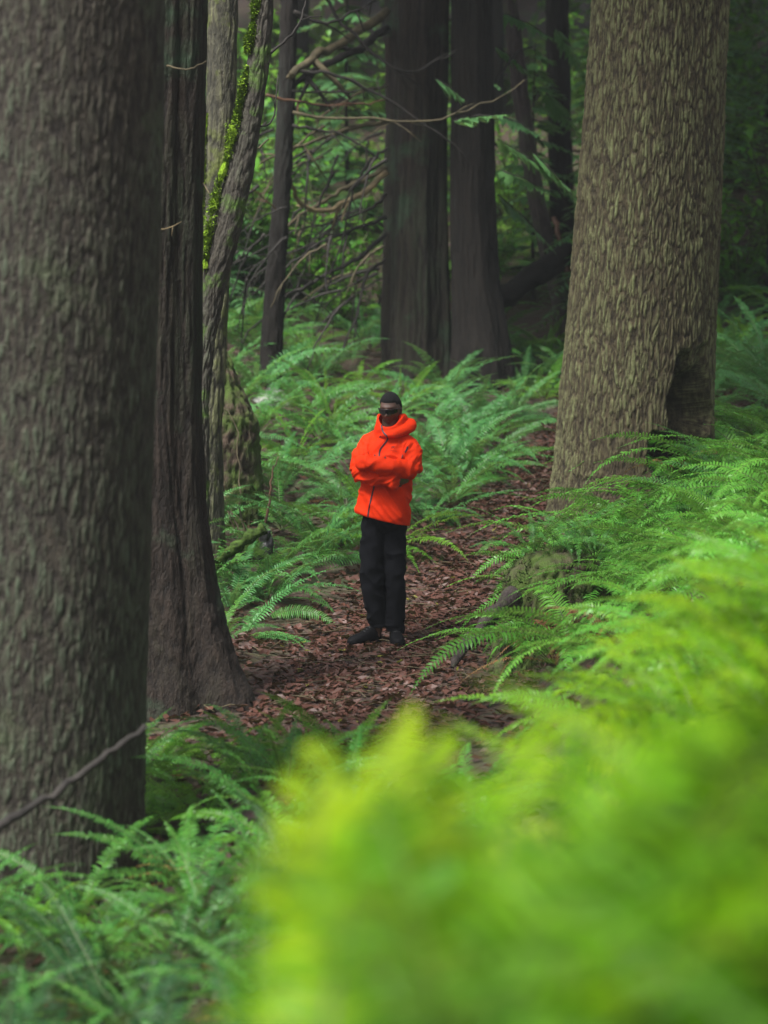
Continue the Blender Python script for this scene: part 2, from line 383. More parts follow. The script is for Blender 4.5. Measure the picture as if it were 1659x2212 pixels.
# ------------------------------------------------------------------ trees
def trunk_mesh(name, rows, mat, dz, seg, ztop, freq, amp, zs=0.22, flare=None, extra=None, fine_top=8.0, seed=0, warp=0.35, plates=False, rot=None):
    """rows: (z, x, y, r) from the foot upwards; bark ridges are real relief, stored in the attribute 'ridge'"""
    rows = sorted(rows); z_r = np.array([r[0] for r in rows]); xs, ys_, rs = (np.array([r[k] for r in rows]) for k in (1, 2, 3))
    sx = (xs[-1] - xs[-2]) / (z_r[-1] - z_r[-2]); sy = (ys_[-1] - ys_[-2]) / (z_r[-1] - z_r[-2])
    zz = list(np.arange(z_r[0], min(fine_top, ztop), dz)); 
    zz += list(np.linspace(zz[-1] + 0.15, ztop, 24)) if ztop > zz[-1] + 0.3 else []
    zz = np.array(zz)
    cx = np.interp(zz, z_r, xs) + np.maximum(0, zz - z_r[-1]) * sx * .6
    cy = np.interp(zz, z_r, ys_) + np.maximum(0, zz - z_r[-1]) * sy * .6
    r = np.interp(zz, z_r, rs) * np.where(zz > z_r[-1], np.clip(1 - (zz - z_r[-1]) / (ztop - z_r[-1] + 1e-6) * 0.75, 0.1, 1), 1)
    ker = np.array([1, 2, 3, 2, 1]) / 9.0
    if len(zz) > 10:
        for a in (cx, cy, r):
            pad = np.concatenate([[a[0]] * 2, a, [a[-1]] * 2]); a[:] = np.convolve(pad, ker, 'valid')
    th = np.linspace(0, 2 * np.pi, seg, endpoint=False)
    TH, ZZ = np.meshgrid(th, zz); RR = np.repeat(r[:, None], seg, 1)
    if flare is not None: RR = RR * flare(TH, ZZ)
    if extra is not None: RR = RR + extra(TH, ZZ)
    P = np.stack([np.cos(TH).ravel() * RR.ravel(), np.sin(TH).ravel() * RR.ravel(), ZZ.ravel() * zs], 1)
    P[:, :2] += np.stack([0.0 * TH.ravel(), 0 * TH.ravel()], 1)
    w = np.stack([noise3(P * freq * .35 + 3 + seed), noise3(P * freq * .35 + 31 + seed), noise3(P * freq * .3 + 57 + seed)], 1)
    q = P * freq + w * warp * 2 + seed * 11.1
    tone = np.full(len(q), .5)
    if plates:
        d1, d2, cid = worley(q * .62); e1 = np.clip((d2 - d1) * 3.0, 0, 1) ** .8
        b1, b2, cid2 = worley(q * 1.45 + 7.7 + w * .5); e2 = np.clip((b2 - b1) * 3.2, 0, 1)
        c = noise3(P * freq * 3.3 * np.array([1, 1, 1.6]) + 5)
        h = np.clip(e1 * (.50 + .26 * cid) + .30 * e2 * (.35 + .65 * e1) + .14 * c - .03, 0, 1)
        fur = np.clip(np.abs(noise3(q * np.array([.42, .42, .26]) + 21)) * 3.2, 0, 1); h = h * (.55 + .45 * fur)
        tone = np.clip(.55 * cid + .45 * cid2 + .12 * c, 0, 1)
    else:
        a = np.clip(np.abs(noise3(q)) * 2.6, 0, 1) ** .75; b_ = np.clip(np.abs(noise3(q * 2.1 + 9)) * 2.4, 0, 1)
        c = noise3(P * freq * 3.7 + 5)
        h = np.clip(0.66 * a + 0.34 * b_ * (0.4 + 0.6 * a) + 0.10 * c, 0, 1); tone = np.clip(.5 + .5 * noise3(P * freq * .9 + 2), 0, 1)
    if rot is not None: h = h * (1 - .92 * rot(TH, ZZ).ravel())  # rot: shade inside a hollow, painted in with the dark furrow colour
    big = noise3(P * np.array([2.2, 2.2, 1.5]) + seed) * 0.03
    R2 = RR.ravel() * (1 + big) + (h - 0.75) * amp
    Vt = np.stack([np.repeat(cx, seg) + np.cos(TH).ravel() * R2, np.repeat(cy, seg) + np.sin(TH).ravel() * R2, ZZ.ravel()], 1)
    nzz = len(zz); k = np.arange(nzz * seg).reshape(nzz, seg); kn = np.roll(k, -1, 1)
    Fq = np.stack([k[:-1].ravel(), kn[:-1].ravel(), kn[1:].ravel(), k[1:].ravel()], 1).tolist()
    Fq.append(list(k[-1]))
    o0 = Vt.mean(0) * 0 + (rows[0][1], rows[0][2], 0)
    me = mesh_from(name, Vt, Fq, [mat])
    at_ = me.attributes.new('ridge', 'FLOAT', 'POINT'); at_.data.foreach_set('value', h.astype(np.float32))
    at_ = me.attributes.new('tone', 'FLOAT', 'POINT'); at_.data.foreach_set('value', tone.astype(np.float32))
    return me

def px_rows(lst, Y):
    out = []
    for (py, pl, pr) in lst:
        a, b = at(pl, py, Y), at(pr, py, Y); out.append((a.z, (a.x + b.x) / 2, Y, (b.x - a.x) / 2))
    return out

# shared conifer crown: whorls of drooping sprays on limbs, its foot at z = 0
def spray_quads(acc, p0, d, L, n, w, droop, m=0, size=1.0):
    d = Vector(d).normalized(); side = d.cross(Vector((0, 0, 1))).normalized()
    for k in range(n):
        t = (k + .6) / n; p = Vector(p0) + d * (L * t) + Vector((0, 0, -droop * t * t * L))
        for s in (-1, 1):
            l = w * (1.1 - .75 * t) * random.uniform(.7, 1.2)
            e = p + side * (s * l) + d * (l * random.uniform(.3, .7)) + Vector((0, 0, -l * random.uniform(.1, .6)))
            hw = l * .20 * size; tw = d * hw + Vector((0, 0, random.uniform(-.4, .4) * hw))
            mid = (p + e) * .5 + Vector((0, 0, l * .06))
            acc.add([p - tw * .4, p + tw * .4, mid + tw, e, mid - tw], [(0, 1, 2, 4), (4, 2, 3)], m)

def crown_mesh(name, H, R0, nb, seed, mat, wood):
    random.seed(seed); acc = Acc()
    for k in range(nb):
        f = (k + random.random()) / nb; z = H * f; L = R0 * (1 - f) ** .8 * random.uniform(.7, 1.15) + .25
        an = k * 2.399 + random.uniform(-.4, .4); d = Vector((math.cos(an), math.sin(an), random.uniform(-.12, .2)))
        pts = [Vector((0, 0, z)) + d * (L * t) + Vector((0, 0, -.28 * L * t * t)) for t in (0, .35, .7, 1)]
        acc.tube(pts, [.035, .025, .016, .006], 4, 1, False)
        spray_quads(acc, pts[0] + d * (.12 * L), d, L * .95, int(9 + L * 4), .34 + .14 * L, .3, 0, 1.2)
        for q in range(3):
            t = random.uniform(.3, .9); s = random.choice((-1, 1)); d2 = (d + Vector((-d.y, d.x, 0)) * s * .9).normalized()
            spray_quads(acc, Vector((0, 0, z)) + d * (L * t) + Vector((0, 0, -.28 * L * t * t)), d2, L * .4, 6, .3, .4, 0, 1.2)
    random.seed(seed + 99)
    return acc.mesh(name, [mat, wood], False)
CROWNS = [crown_mesh('crown', 10, 2.9, 64, 3, M['needle'], M['branch_dark']), crown_mesh('crown', 8, 2.2, 52, 5, M['needle'], M['branch_dark'])]
def add_crown(root, k, world, s):
    o = link('crown', CROWNS[k], root); o.location = Vector(world) - root.location; o.scale = (s, s, 1.15 * s); o.rotation_euler = (0, 0, random.uniform(0, 6)); return o
def tree(name, label, me, base, crown=None, group=None, cat='tree'):
    root = empty(name, base, label, cat, group)
    t = link('trunk', me, root); t.location = -Vector(base)
    if crown: add_crown(root, crown[0], crown[1], crown[2])
    return root
def branch(root, pts, r0, r1, mat, n=14, seg=6, name='branch', twigs=0):
    P = curve_pts(pts, n); a = Acc(); L_ = sum((P[k + 1] - P[k]).length for k in range(n - 1))
    for k in range(1, n): P[k] = P[k] + Vector([random.gauss(0, 1) for _ in range(3)]) * min(.012, .006 * L_)
    for q in range(twigs):
        k = random.randint(n // 4, n - 2); d = (P[k + 1] - P[k]).normalized(); e = (d * random.uniform(.3, 1) + Vector((random.gauss(0, .6), random.gauss(0, .4), random.gauss(-.35, .5)))).normalized(); l = L_ * random.uniform(.10, .32)
        a.tube([P[k], P[k] + e * l * .5 + Vector((0, 0, -.03 * l)), P[k] + e * l + Vector((0, 0, -.16 * l))], [r1 * 1.1, r1 * .8, r1 * .4], 4)
    rr = [r0 + (r1 - r0) * k / (n - 1) for k in range(n)]
    rr = [r * random.uniform(.9, 1.1) for r in rr]
    a.tube(P, rr, seg); o = link(name, a.mesh(name, [mat]), root)
    o.location = -root.location if root is not None else (0, 0, 0)
    return o

# 1. big blurred trunk on the left
Y1 = 12.0
rows = px_rows([(0, -215, 357), (300, -220, 352), (600, -225, 345), (900, -232, 334), (1200, -240, 325), (1500, -250, 316), (1750, -265, 312)], Y1)
zb = gz(rows[0][1], Y1) - .3; rows.append((zb, rows[-1][1] - .02, Y1, rows[-1][3] * 1.06))
me = trunk_mesh('trunk', rows, M['bark_front'], .014, 440, 17, 60.0, .014, .17, seed=1, fine_top=5.2, warp=.5, plates=True)
T1 = tree('fir_tree', 'thick rough grey brown fir trunk with green lichen at the left edge, out of focus', me, (rows[-1][1], Y1, zb + .3), (0, (rows[0][1], Y1, 14.5), .75))

# 2. dark cedar just behind it, flaring at the foot
Y2 = 15.3
rows = px_rows([(0, 232, 447), (300, 228, 441), (600, 222, 436), (900, 214, 436), (1100, 208, 446), (1250, 200, 466), (1350, 190, 488)], Y2)
zb = gz(rows[-1][1], Y2) - .3
rows += [(rows[-1][0] - .22, rows[-1][1] + .0, Y2, rows[-1][3] * 1.13), (rows[-1][0] - .46, rows[-1][1] + .015, Y2, rows[-1][3] * 1.32), (zb, rows[-1][1] + .02, Y2, rows[-1][3] * 1.55)]
def flare2(TH, Z): return 1 + (0.035 + 0.10 * np.exp(-np.maximum(Z, 0) / .5)) * np.cos(5 * TH + 1.9) + 0.03 * np.cos(11 * TH + .6)
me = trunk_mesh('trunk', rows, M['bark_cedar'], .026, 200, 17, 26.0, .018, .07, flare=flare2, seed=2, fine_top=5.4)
T2 = tree('cedar_tree', 'dark fluted cedar trunk with a flared root, half hidden behind the thick left trunk', me, (rows[-1][1], Y2, zb + .3), (1, (rows[0][1], Y2, 14.5), .85))

# 3. pale mossy trunk and 4. leaning mossy trunk behind the cedar
Y3 = 20.0
rows = px_rows([(0, 449, 516), (200, 444, 512), (400, 436, 506), (600, 424, 498), (800, 410, 488), (930, 398, 480)], Y3)
zb = gz(rows[-1][1], Y3) - .3; rows.append((zb, rows[-1][1] - .02, Y3, rows[-1][3] * 1.3))
me = trunk_mesh('trunk', rows, M['bark_pale'], .022, 90, 16, 28.0, .016, .2, plates=True, seed=3, fine_top=6)
T3 = tree('maple_tree', 'straight pale trunk with yellow green lichen, beside the dark cedar', me, (rows[-1][1], Y3, zb + .3), (1, (rows[0][1], Y3, 13), .75))
Y4 = 18.9
rows = px_rows([(0, 548, 592), (120, 536, 584), (250, 516, 566), (380, 484, 546), (500, 455, 520), (620, 434, 488), (760, 424, 462), (880, 414, 452)], Y4)
zb = gz(rows[-1][1], Y4) - .3; rows.append((zb, rows[-1][1] - .03, Y4, rows[-1][3] * 1.3))
me = trunk_mesh('trunk', rows, M['bark_lean'], .022, 80, 14, 26.0, .018, .3, seed=4, fine_top=6)
T4 = tree('maple_tree', 'leaning slender trunk with a bright green moss strip along its left edge', me, (rows[-1][1], Y4, zb + .3), (1, (rows[0][1] + .5, Y4, 12), .7))
# moss cushion along the left edge of the leaning trunk
def moss_strip(root, edge, Y, w, seed):
    a = Acc(); P = curve_pts([at(px, py, Y) for px, py in edge], 90)
    ra = np.random.default_rng(seed)
    for k, p in enumerate(P):
        t = k / 89; ww = w * (0.55 + .45 * math.sin(t * 9 + seed)) + .012
        for j in range(26):
            d = Vector(ra.normal(0, 1, 3)); d.y = -abs(d.y) * .8; d.normalize()
            q = p + Vector((d.x * ww * .9, d.y * ww, ra.normal(0, .02))); s = ra.uniform(.010, .022)
            e = Vector(ra.normal(0, 1, 3)).normalized() * s; f = Vector((0, 0, 1)).cross(e) * .6
            a.add([q - f, q + f, q + e + d * s * .8], [(0, 1, 2)])
    a.tube(P, [w * (.5 + .3 * math.sin(k * .3)) for k in range(90)], 7)
    o = link('moss', a.mesh('moss', [M['moss']], False), root); o.location = -root.location
moss_strip(T4, [(556, 0), (546, 60), (535, 110)], Y4 - .04, .035, 1)
moss_strip(T4, [(534, 150), (520, 215), (510, 262)], Y4 - .05, .022, 5)
moss_strip(T4, [(504, 270), (492, 340), (472, 400), (458, 460), (446, 520), (442, 580)], Y4 - .06, .045, 2)
moss_strip(T3, [(447, 250), (442, 350), (436, 450), (434, 560), (432, 640)], Y3 - .06, .02, 3)

# 5. big root mound / stump leaning behind the pale trunks
def lump(name, center, rx, ry, rz, mat, seed, amp=.18, freq=2.0, sub=5, ridge=True, lean=(0, 0), parent=None):
    bm = bmesh.new(); bmesh.ops.create_icosphere(bm, subdivisions=sub, radius=1)
    me = bpy.data.meshes.new(name); bm.to_mesh(me); bm.free()
    co = np.empty(len(me.vertices) * 3); me.vertices.foreach_get('co', co); co = co.reshape(-1, 3)
    n = fbm(co * freq + seed * 7.7, 4); n2 = noise3(co * np.array([9, 9, 2.5]) + seed)
    co2 = co * (1 + amp * n + .05 * n2)[:, None] * np.array([rx, ry, rz])
    co2[:, 0] += lean[0] * np.clip(co[:, 2], -1, 1); co2[:, 1] += lean[1] * co[:, 2]
    me.vertices.foreach_set('co', co2.ravel()); me.materials.append(mat)
    me.polygons.foreach_set('use_smooth', np.ones(len(me.polygons), bool))
    at_ = me.attributes.new('ridge', 'FLOAT', 'POINT'); at_.data.foreach_set('value', np.clip(.5 + n2, 0, 1).astype(np.float32)); me.update()
    return link(name, me, parent, center)
p = at(470, 905, 21.5)
rows = px_rows([(905, 380, 556), (850, 385, 528), (780, 392, 500), (720, 398, 472), (670, 402, 448)], 21.5)
rows.append((gz(p.x, p.y) - .3, rows[0][1] + .02, 21.5, rows[0][3] * 1.2))
me = trunk_mesh('stump', rows, M['stump_wood'], .025, 100, rows[-2][0], 16.0, .05, .4, seed=8)
o = link('stump', me); tag(o, 'tapering dark rotten stump behind the mossy leaning trunk', 'stump')

# 6. thin dark straight trunk left of the centre
Y6 = 27.0
rows = px_rows([(0, 606, 643), (200, 600, 639), (400, 590, 629), (600, 574, 617), (750, 562, 611), (850, 554, 607)], Y6)
zb = gz(rows[-1][1], Y6) - .3; rows.append((min(zb, rows[-1][0] - .2), rows[-1][1] - .02, Y6, rows[-1][3] * 1.25))
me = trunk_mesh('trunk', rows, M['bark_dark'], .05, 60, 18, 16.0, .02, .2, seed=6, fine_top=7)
T6 = tree('hemlock_tree', 'narrow straight almost black trunk above the pale rock', me, (rows[-1][1], Y6, zb + .3), (0, (rows[0][1], Y6, 9.0), .9))
# 7. the two broad cedars in the middle
Y7 = 28.5
rows = px_rows([(0, 834, 966), (250, 836, 963), (450, 832, 962), (650, 828, 968), (780, 825, 972)], Y7)
zb = gz(rows[-1][1], Y7) - .4; rows.append((min(zb, rows[-1][0] - .2), rows[-1][1], Y7, rows[-1][3] * 1.15))
def flare7(TH, Z): return 1 + 0.07 * np.cos(4 * TH + 1.0) + .05 * np.cos(7 * TH + 2.2) + .02 * np.cos(15 * TH)
me = trunk_mesh('trunk', rows, M['bark_cedar'], .05, 120, 20, 20.0, .03, .06, flare=flare7, seed=7, fine_top=7.5)
T7 = tree('cedar_tree', 'broad fluted brown and green cedar trunk straight behind the person', me, (rows[-1][1], Y7, zb + .4), (0, (rows[0][1], Y7, 9.5), 1.2))
Y8 = 28.2
rows = px_rows([(0, 972, 1064), (250, 972, 1064), (450, 970, 1068), (620, 972, 1078), (720, 974, 1096)], Y8)
zb = gz(rows[-1][1], Y8) - .4; rows.append((min(zb, rows[-1][0] - .2), rows[-1][1] + .05, Y8, rows[-1][3] * 1.35))
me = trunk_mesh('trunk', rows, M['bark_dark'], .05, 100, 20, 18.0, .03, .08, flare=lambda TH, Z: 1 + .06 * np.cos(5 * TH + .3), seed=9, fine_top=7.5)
T8 = tree('cedar_tree', 'near black trunk touching the broad cedar on its right side', me, (rows[-1][1], Y8, zb + .4), (0, (rows[0][1], Y8, 9.8), 1.1))
# 8. farther trunks between the cedars and the big right tree
Y9 = 33.0
rows = px_rows([(0, 1178, 1228), (300, 1183, 1236), (620, 1190, 1246)], Y9)
zb = gz(rows[-1][1], Y9) - .4; rows.append((min(zb, rows[-1][0] - .2), rows[-1][1] + .05, Y9, rows[-1][3] * 1.2))
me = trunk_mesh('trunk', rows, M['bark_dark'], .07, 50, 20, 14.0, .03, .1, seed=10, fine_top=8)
T9 = tree('hemlock_tree', 'distant dark straight trunk just left of the big lichen covered trunk', me, (rows[-1][1], Y9, zb + .4), (0, (rows[0][1], Y9, 10), 1.0))
Y10 = 31.0
rows = px_rows([(0, 1085, 1118), (200, 1106, 1142), (400, 1134, 1172), (560, 1168, 1206), (660, 1192, 1232)], Y10)
zb = gz(rows[-1][1], Y10) - .4; rows.append((min(zb, rows[-1][0] - .2), rows[-1][1] + .08, Y10, rows[-1][3] * 1.2))
me = trunk_mesh('trunk', rows, M['root_wood'], .06, 44, 16, 14.0, .03, .15, seed=11, fine_top=8)
T10 = tree('maple_tree', 'thin leaning brown trunk seen between the black cedar and the distant straight trunk', me, (rows[-1][1], Y10, zb + .4), (1, (rows[0][1] - .6, Y10, 10), .8))

# 9. big lichen covered trunk on the right, with a hollow at its foot
Y11 = 21.6
rows = px_rows([(0, 1276, 1573), (300, 1254, 1562), (500, 1236, 1556), (700, 1221, 1549), (850, 1207, 1545), (1000, 1196, 1548), (1090, 1184, 1560)], Y11)
zb = gz(rows[-1][1], Y11) - .5; rows.append((min(zb, rows[-1][0] - .3), rows[-1][1], Y11, rows[-1][3] * 1.12))
zc = at(1480, 890, Y11).z
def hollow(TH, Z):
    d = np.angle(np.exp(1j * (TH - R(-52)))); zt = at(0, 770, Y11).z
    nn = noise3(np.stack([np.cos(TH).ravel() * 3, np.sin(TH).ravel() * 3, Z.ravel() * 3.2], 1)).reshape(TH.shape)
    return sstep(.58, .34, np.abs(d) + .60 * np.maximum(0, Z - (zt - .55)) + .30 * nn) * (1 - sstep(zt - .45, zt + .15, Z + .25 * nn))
me = trunk_mesh('trunk', rows, M['bark_right'], .0115, 600, 20, 54.0, .026, .155, extra=lambda TH, Z: -.54 * hollow(TH, Z), rot=hollow, seed=12, fine_top=5.4, warp=.55, plates=True)  # the hollow mask as rot also darkens the bark colour inside, as painted shade
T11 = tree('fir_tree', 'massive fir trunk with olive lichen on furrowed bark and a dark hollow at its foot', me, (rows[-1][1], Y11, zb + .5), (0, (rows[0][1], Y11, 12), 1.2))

# ------------------------------------------------------------------ dead branches on the trees
def pxb(lst, Y, dY=0.0):
    n = len(lst) - 1
    return [at(a, b, Y + dY * k / n) for k, (a, b) in enumerate(lst)]
BR = [  # (tree, pixel polyline, depth, depth change, r0, r1, material)
 (T7, [(836, 22), (760, 78), (690, 118), (632, 158)], 28.2, -1.5, .052, .040, 'branch_mid'),
 (T7, [(836, 62), (770, 108), (700, 140), (636, 182)], 28.3, -1.2, .050, .030, 'branch_dark'),
 (T6, [(632, 152), (700, 160), (760, 172), (860, 232), (960, 300), (1000, 330)], 26.8, .4, .022, .008, 'branch_dark'),
 (T6, [(575, 205), (632, 218), (700, 226), (780, 224), (836, 216)], 26.7, .6, .018, .008, 'branch_rust'),
 (T6, [(632, 242), (700, 252), (800, 258), (900, 262), (975, 252), (1040, 225), (1100, 200), (1135, 172)], 26.6, .2, .016, .007, 'branch_mid'),
 (T7, [(834, 364), (790, 386), (740, 410), (700, 436), (640, 470), (616, 500)], 28.2, -.6, .034, .012, 'branch_mid'),
 (T7, [(836, 372), (790, 412), (740, 440), (690, 456), (650, 440), (632, 410), (628, 384)], 28.1, -1.0, .036, .020, 'branch_tan'),
 (T7, [(836, 262), (790, 270), (720, 290), (640, 318), (560, 352)], 28.1, -.8, .026, .012, 'branch_mid'),
 (T6, [(632, 270), (690, 282), (740, 292), (800, 330), (820, 345)], 26.9, .3, .018, .006, 'branch_dark'),
 (T7, [(690, -20), (740, 50), (800, 110), (860, 150), (910, 152), (950, 128), (985, 112)], 27.4, .2, .020, .010, 'branch_dark'),
 (T6, [(632, 196), (720, 200), (800, 192), (836, 186)], 26.9, .4, .014, .006, 'branch_dark'),
 (T7, [(836, 186), (780, 200), (730, 228), (680, 262)], 28.2, -.5, .020, .008, 'branch_mid'),
 (T6, [(600, 455), (560, 420), (524, 396)], 26.6, -.5, .008, .004, 'branch_rust'),
 (T6, [(636, 25), (700, 50), (760, 28), (830, -10)], 26.8, .5, .022, .012, 'branch_dark'),
 (T4, [(566, 128), (590, 110), (640, 60), (660, 0)], 19.0, .5, .014, .006, 'branch_dark'),
 (T4, [(520, 262), (560, 275), (590, 255), (600, 160)], 19.0, .3, .010, .004, 'branch_dark'),
 (T4, [(508, 352), (545, 330), (580, 300)], 19.0, .3, .012, .005, 'branch_mid'),
 (T7, [(834, 505), (770, 560), (700, 596), (640, 640), (600, 700)], 28.2, -.8, .028, .010, 'branch_dark'),
 (T7, [(834, 470), (780, 490), (700, 520), (620, 575), (540, 640)], 28.2, -.8, .022, .008, 'branch_dark'),
 (T7, [(832, 560), (790, 600), (770, 680), (740, 760)], 28.2, -.6, .022, .008, 'branch_dark'),
 (T7, [(834, 420), (800, 450), (720, 480), (640, 500), (500, 570)], 28.2, -.5, .020, .007, 'branch_dark'),
 (T7, [(836, 320), (800, 350), (760, 420), (740, 520), (690, 640)], 28.0, -.5, .020, .006, 'branch_dark'),
 (T8, [(1068, 310), (1110, 330), (1160, 360), (1200, 400), (1240, 470)], 28.3, .8, .018, .006, 'branch_dark'),
 (T8, [(1070, 180), (1110, 120), (1150, 100)], 28.3, 1.0, .018, .008, 'branch_dark'),
 (T2, [(360, 142), (400, 150), (430, 140), (446, 132)], 15.0, -.1, .006, .003, 'branch_mid'),
 (T2, [(330, 498), (365, 492), (392, 480)], 14.9, -.2, .006, .002, 'branch_tan'),
 (T2, [(438, 395), (445, 405), (452, 418)], 15.2, -.1, .007, .003, 'branch_mid'),
 (T10, [(1196, 470), (1210, 520), (1228, 600), (1240, 660)], 30.6, -.6, .035, .03, 'branch_rust'),
]
for tr, px, Y, dY, r0, r1, m in BR: branch(tr, pxb(px, Y, dY), r0 * 1.05, r1 * 1.05, M[m], 18, twigs=4 if tr in (T6, T7) else 1)
# tangle of drooping bare twigs between the narrow trunk and the broad cedar
for k in range(64):
    random.seed(500 + k)
    px0 = random.uniform(500, 835); py0 = random.uniform(260, 660); Y = random.uniform(25.5, 32)
    dx = random.uniform(-190, 30); dy = random.uniform(60, 230)
    pts = [(px0, py0), (px0 + dx * .35, py0 + dy * .18), (px0 + dx * .75, py0 + dy * .55), (px0 + dx, py0 + dy)]
    tr = T7 if px0 > 640 else T6
    branch(tr, pxb(pts, Y, random.uniform(-1, 1)), random.uniform(.010, .024), .004, M[random.choice(['branch_dark'] * 4 + ['branch_mid'])], 12, 5, twigs=random.randint(2, 6))
# hanging green sprays to the right of the black cedar
for k, (px0, py0, dx, dy, Y) in enumerate([(1075, 300, 170, 110, 27.0), (1085, 370, 100, 40, 27.4), (1150, 330, 90, 90, 27.0), (1080, 250, 90, 40, 28), (940, 170, 60, 40, 27.2), (1070, 100, 80, 60, 29), (1180, 200, 70, 90, 30), (1075, 420, 120, 110, 29), (980, 262, 110, -20, 26.8), (1090, 30, 110, 50, 29.5), (1200, 60, 70, 110, 31)]):
    random.seed(800 + k); a = Acc(); p0, p1 = at(px0, py0, Y), at(px0 + dx, py0 + dy, Y + random.uniform(-.4, .4))
    L = (p1 - p0).length
    a.tube([p0, p0 + (p1 - p0) * .5 + Vector((0, 0, .02)), p1 + Vector((0, 0, -.05))], [.010, .007, .003], 5, 1)
    spray_quads(a, p0, p1 - p0, L, int(26 * L + 8), .22, .05, 0, .8)
    o = link('green_spray', a.mesh('green_spray', [M['needle_light'], M['branch_dark']], False), T8); o.location = -T8.location

# ------------------------------------------------------------------ far hillside: trees, saplings, shrubs
def simple_trunk(r, H, seed):
    a = Acc(); n = 14
    a.tube([(.12 * math.sin(k * .5 + seed) * k / n, .1 * math.cos(k * .7 + seed) * k / n, H * k / n - .6) for k in range(n + 1)], [r * (1.25 - .25 * min(1, k / 2)) * (1 - .55 * k / n) for k in range(n + 1)], 14)
    me = a.mesh('trunk', [M['bark_dark']]); V_ = len(me.vertices)
    at_ = me.attributes.new('ridge', 'FLOAT', 'POINT'); at_.data.foreach_set('value', np.random.default_rng(seed).random(V_).astype(np.float32)); return me
FT = [simple_trunk(.30, 17, 1), simple_trunk(.22, 16, 2), simple_trunk(.16, 15, 3)]
FTREES = [(-12, 44, 0, 4), (-9, 38, 1, 4.5), (-6.6, 47, 0, 5), (-5.2, 36.5, 2, 5), (-3.6, 41, 1, 5), (-2.3, 52, 0, 5), (-1.4, 39.5, 2, 5.5), (.2, 46, 1, 5), (1.7, 41.5, 0, 5), (2.9, 50, 0, 5),
          (4.3, 38, 1, 4.5), (5.4, 45, 0, 4), (6.6, 40, 0, 3.4), (8.2, 47, 0, 4), (10, 41, 1, 4), (12.5, 50, 0, 4), (-15, 55, 0, 4), (-8, 58, 0, 5), (-3.8, 62, 0, 5), (1.2, 60, 0, 5), (5.5, 62, 0, 5), (10.5, 60, 0, 5), (15, 57, 0, 4), (-4.4, 46, 1, 4)]
for k, (x, y, t, cz) in enumerate(FTREES):
    random.seed(900 + k); b = Vector((x, y, gz(x, y)))
    rt = empty('conifer_tree', b, 'dark conifer standing far up the shaded slope behind the cedars', 'tree', 'conifers far up the slope behind the cedars')
    o = link('trunk', FT[t], rt); o.rotation_euler = (random.uniform(-.03, .03), random.uniform(-.03, .03), random.uniform(0, 6))
    add_crown(rt, k % 2, b + Vector((0, 0, cz + 2.8)), random.uniform(1.0, 1.3))
# one dark dense tree right of the massive trunk
for (x, y, lab) in ((5.35, 31.0, 'dense dark trunk and branches in the upper right corner behind the massive fir'),):
    b = Vector((x, y, gz(x, y))); rt = empty('conifer_tree', b, lab, 'tree')
    o = link('trunk', FT[0], rt); o.scale = (1.5, 1.5, 1.1); add_crown(rt, 0, b + Vector((0, 0, 7.5)), 1.0)

def sapling_mesh(seed, H):
    random.seed(seed); a = Acc()
    a.tube([(0, 0, -.2), (.03, .02, H * .5), (.0, .05, H)], [.035, .022, .006], 6, 1)
    for k in range(int(H * 11)):
        f = (k + .5) / (H * 11); z = .25 + (H - .25) * f; L = (1 - f) * H * .38 + .2; an = k * 2.4 + random.random()
        d = Vector((math.cos(an), math.sin(an), random.uniform(-.25, .15)))
        spray_quads(a, (0, 0, z), d, L, int(6 + 12 * L), .22, .35, 0, .9)
        a.tube([(0, 0, z), Vector((0, 0, z)) + d * L * .6 + Vector((0, 0, -.1 * L))], [.01, .004], 4, 1, False)
    return a.mesh('crown', [M['needle_light'], M['branch_dark']], False)
SAP = [sapling_mesh(41, 2.6), sapling_mesh(42, 3.4), sapling_mesh(43, 2.0)]
def shrub_mesh(seed):
    random.seed(seed); a = Acc()
    for k in range(26):
        an = random.uniform(0, 6.28); sp = random.uniform(.1, .75); h = random.uniform(.5, 1.25)
        tip = Vector((math.cos(an) * sp, math.sin(an) * sp, h)); b0 = Vector((tip.x * .1, tip.y * .1, 0))
        a.tube([b0, b0.lerp(tip, .5) + Vector((0, 0, .08)), tip], [.008, .006, .003], 4, 1, False)
        for j in range(13):
            p = b0.lerp(tip, random.uniform(.3, 1.05)); d = Vector((random.gauss(0, 1), random.gauss(0, 1), random.gauss(0, .35))).normalized()
            l = random.uniform(.07, .14); s = d.cross(Vector((0, 0, 1))).normalized() * l * .33
            a.add([p, p + d * l * .5 + s, p + d * l + Vector((0, 0, -.02)), p + d * l * .5 - s], [(0, 1, 2, 3)], 0)
    return a.mesh('shrub', [M['shrub'], M['stem']], False)
SHR = [shrub_mesh(k) for k in (61, 62, 63)]
for k in range(84):
    random.seed(1500 + k); y = random.uniform(30.5, 50); x = random.uniform(-.19, .19) * y * 1.05
    if k < 16: x, y = random.uniform(-4.6, -.4), random.uniform(30, 37)
    elif k < 36: x, y = random.uniform(3.2, 8.5), random.uniform(31, 48)
    o = link('shrub', SHR[k % 3], None, (x, y, gz(x, y))); s = random.uniform(.9, 1.7); o.scale = (s, s, s * random.uniform(.8, 1.2)); o.rotation_euler = (0, 0, random.uniform(0, 6))
    tag(o, 'leafy bright green shrub on the slope behind the cedars', 'shrub', 'leafy shrubs on the slope behind the cedars')
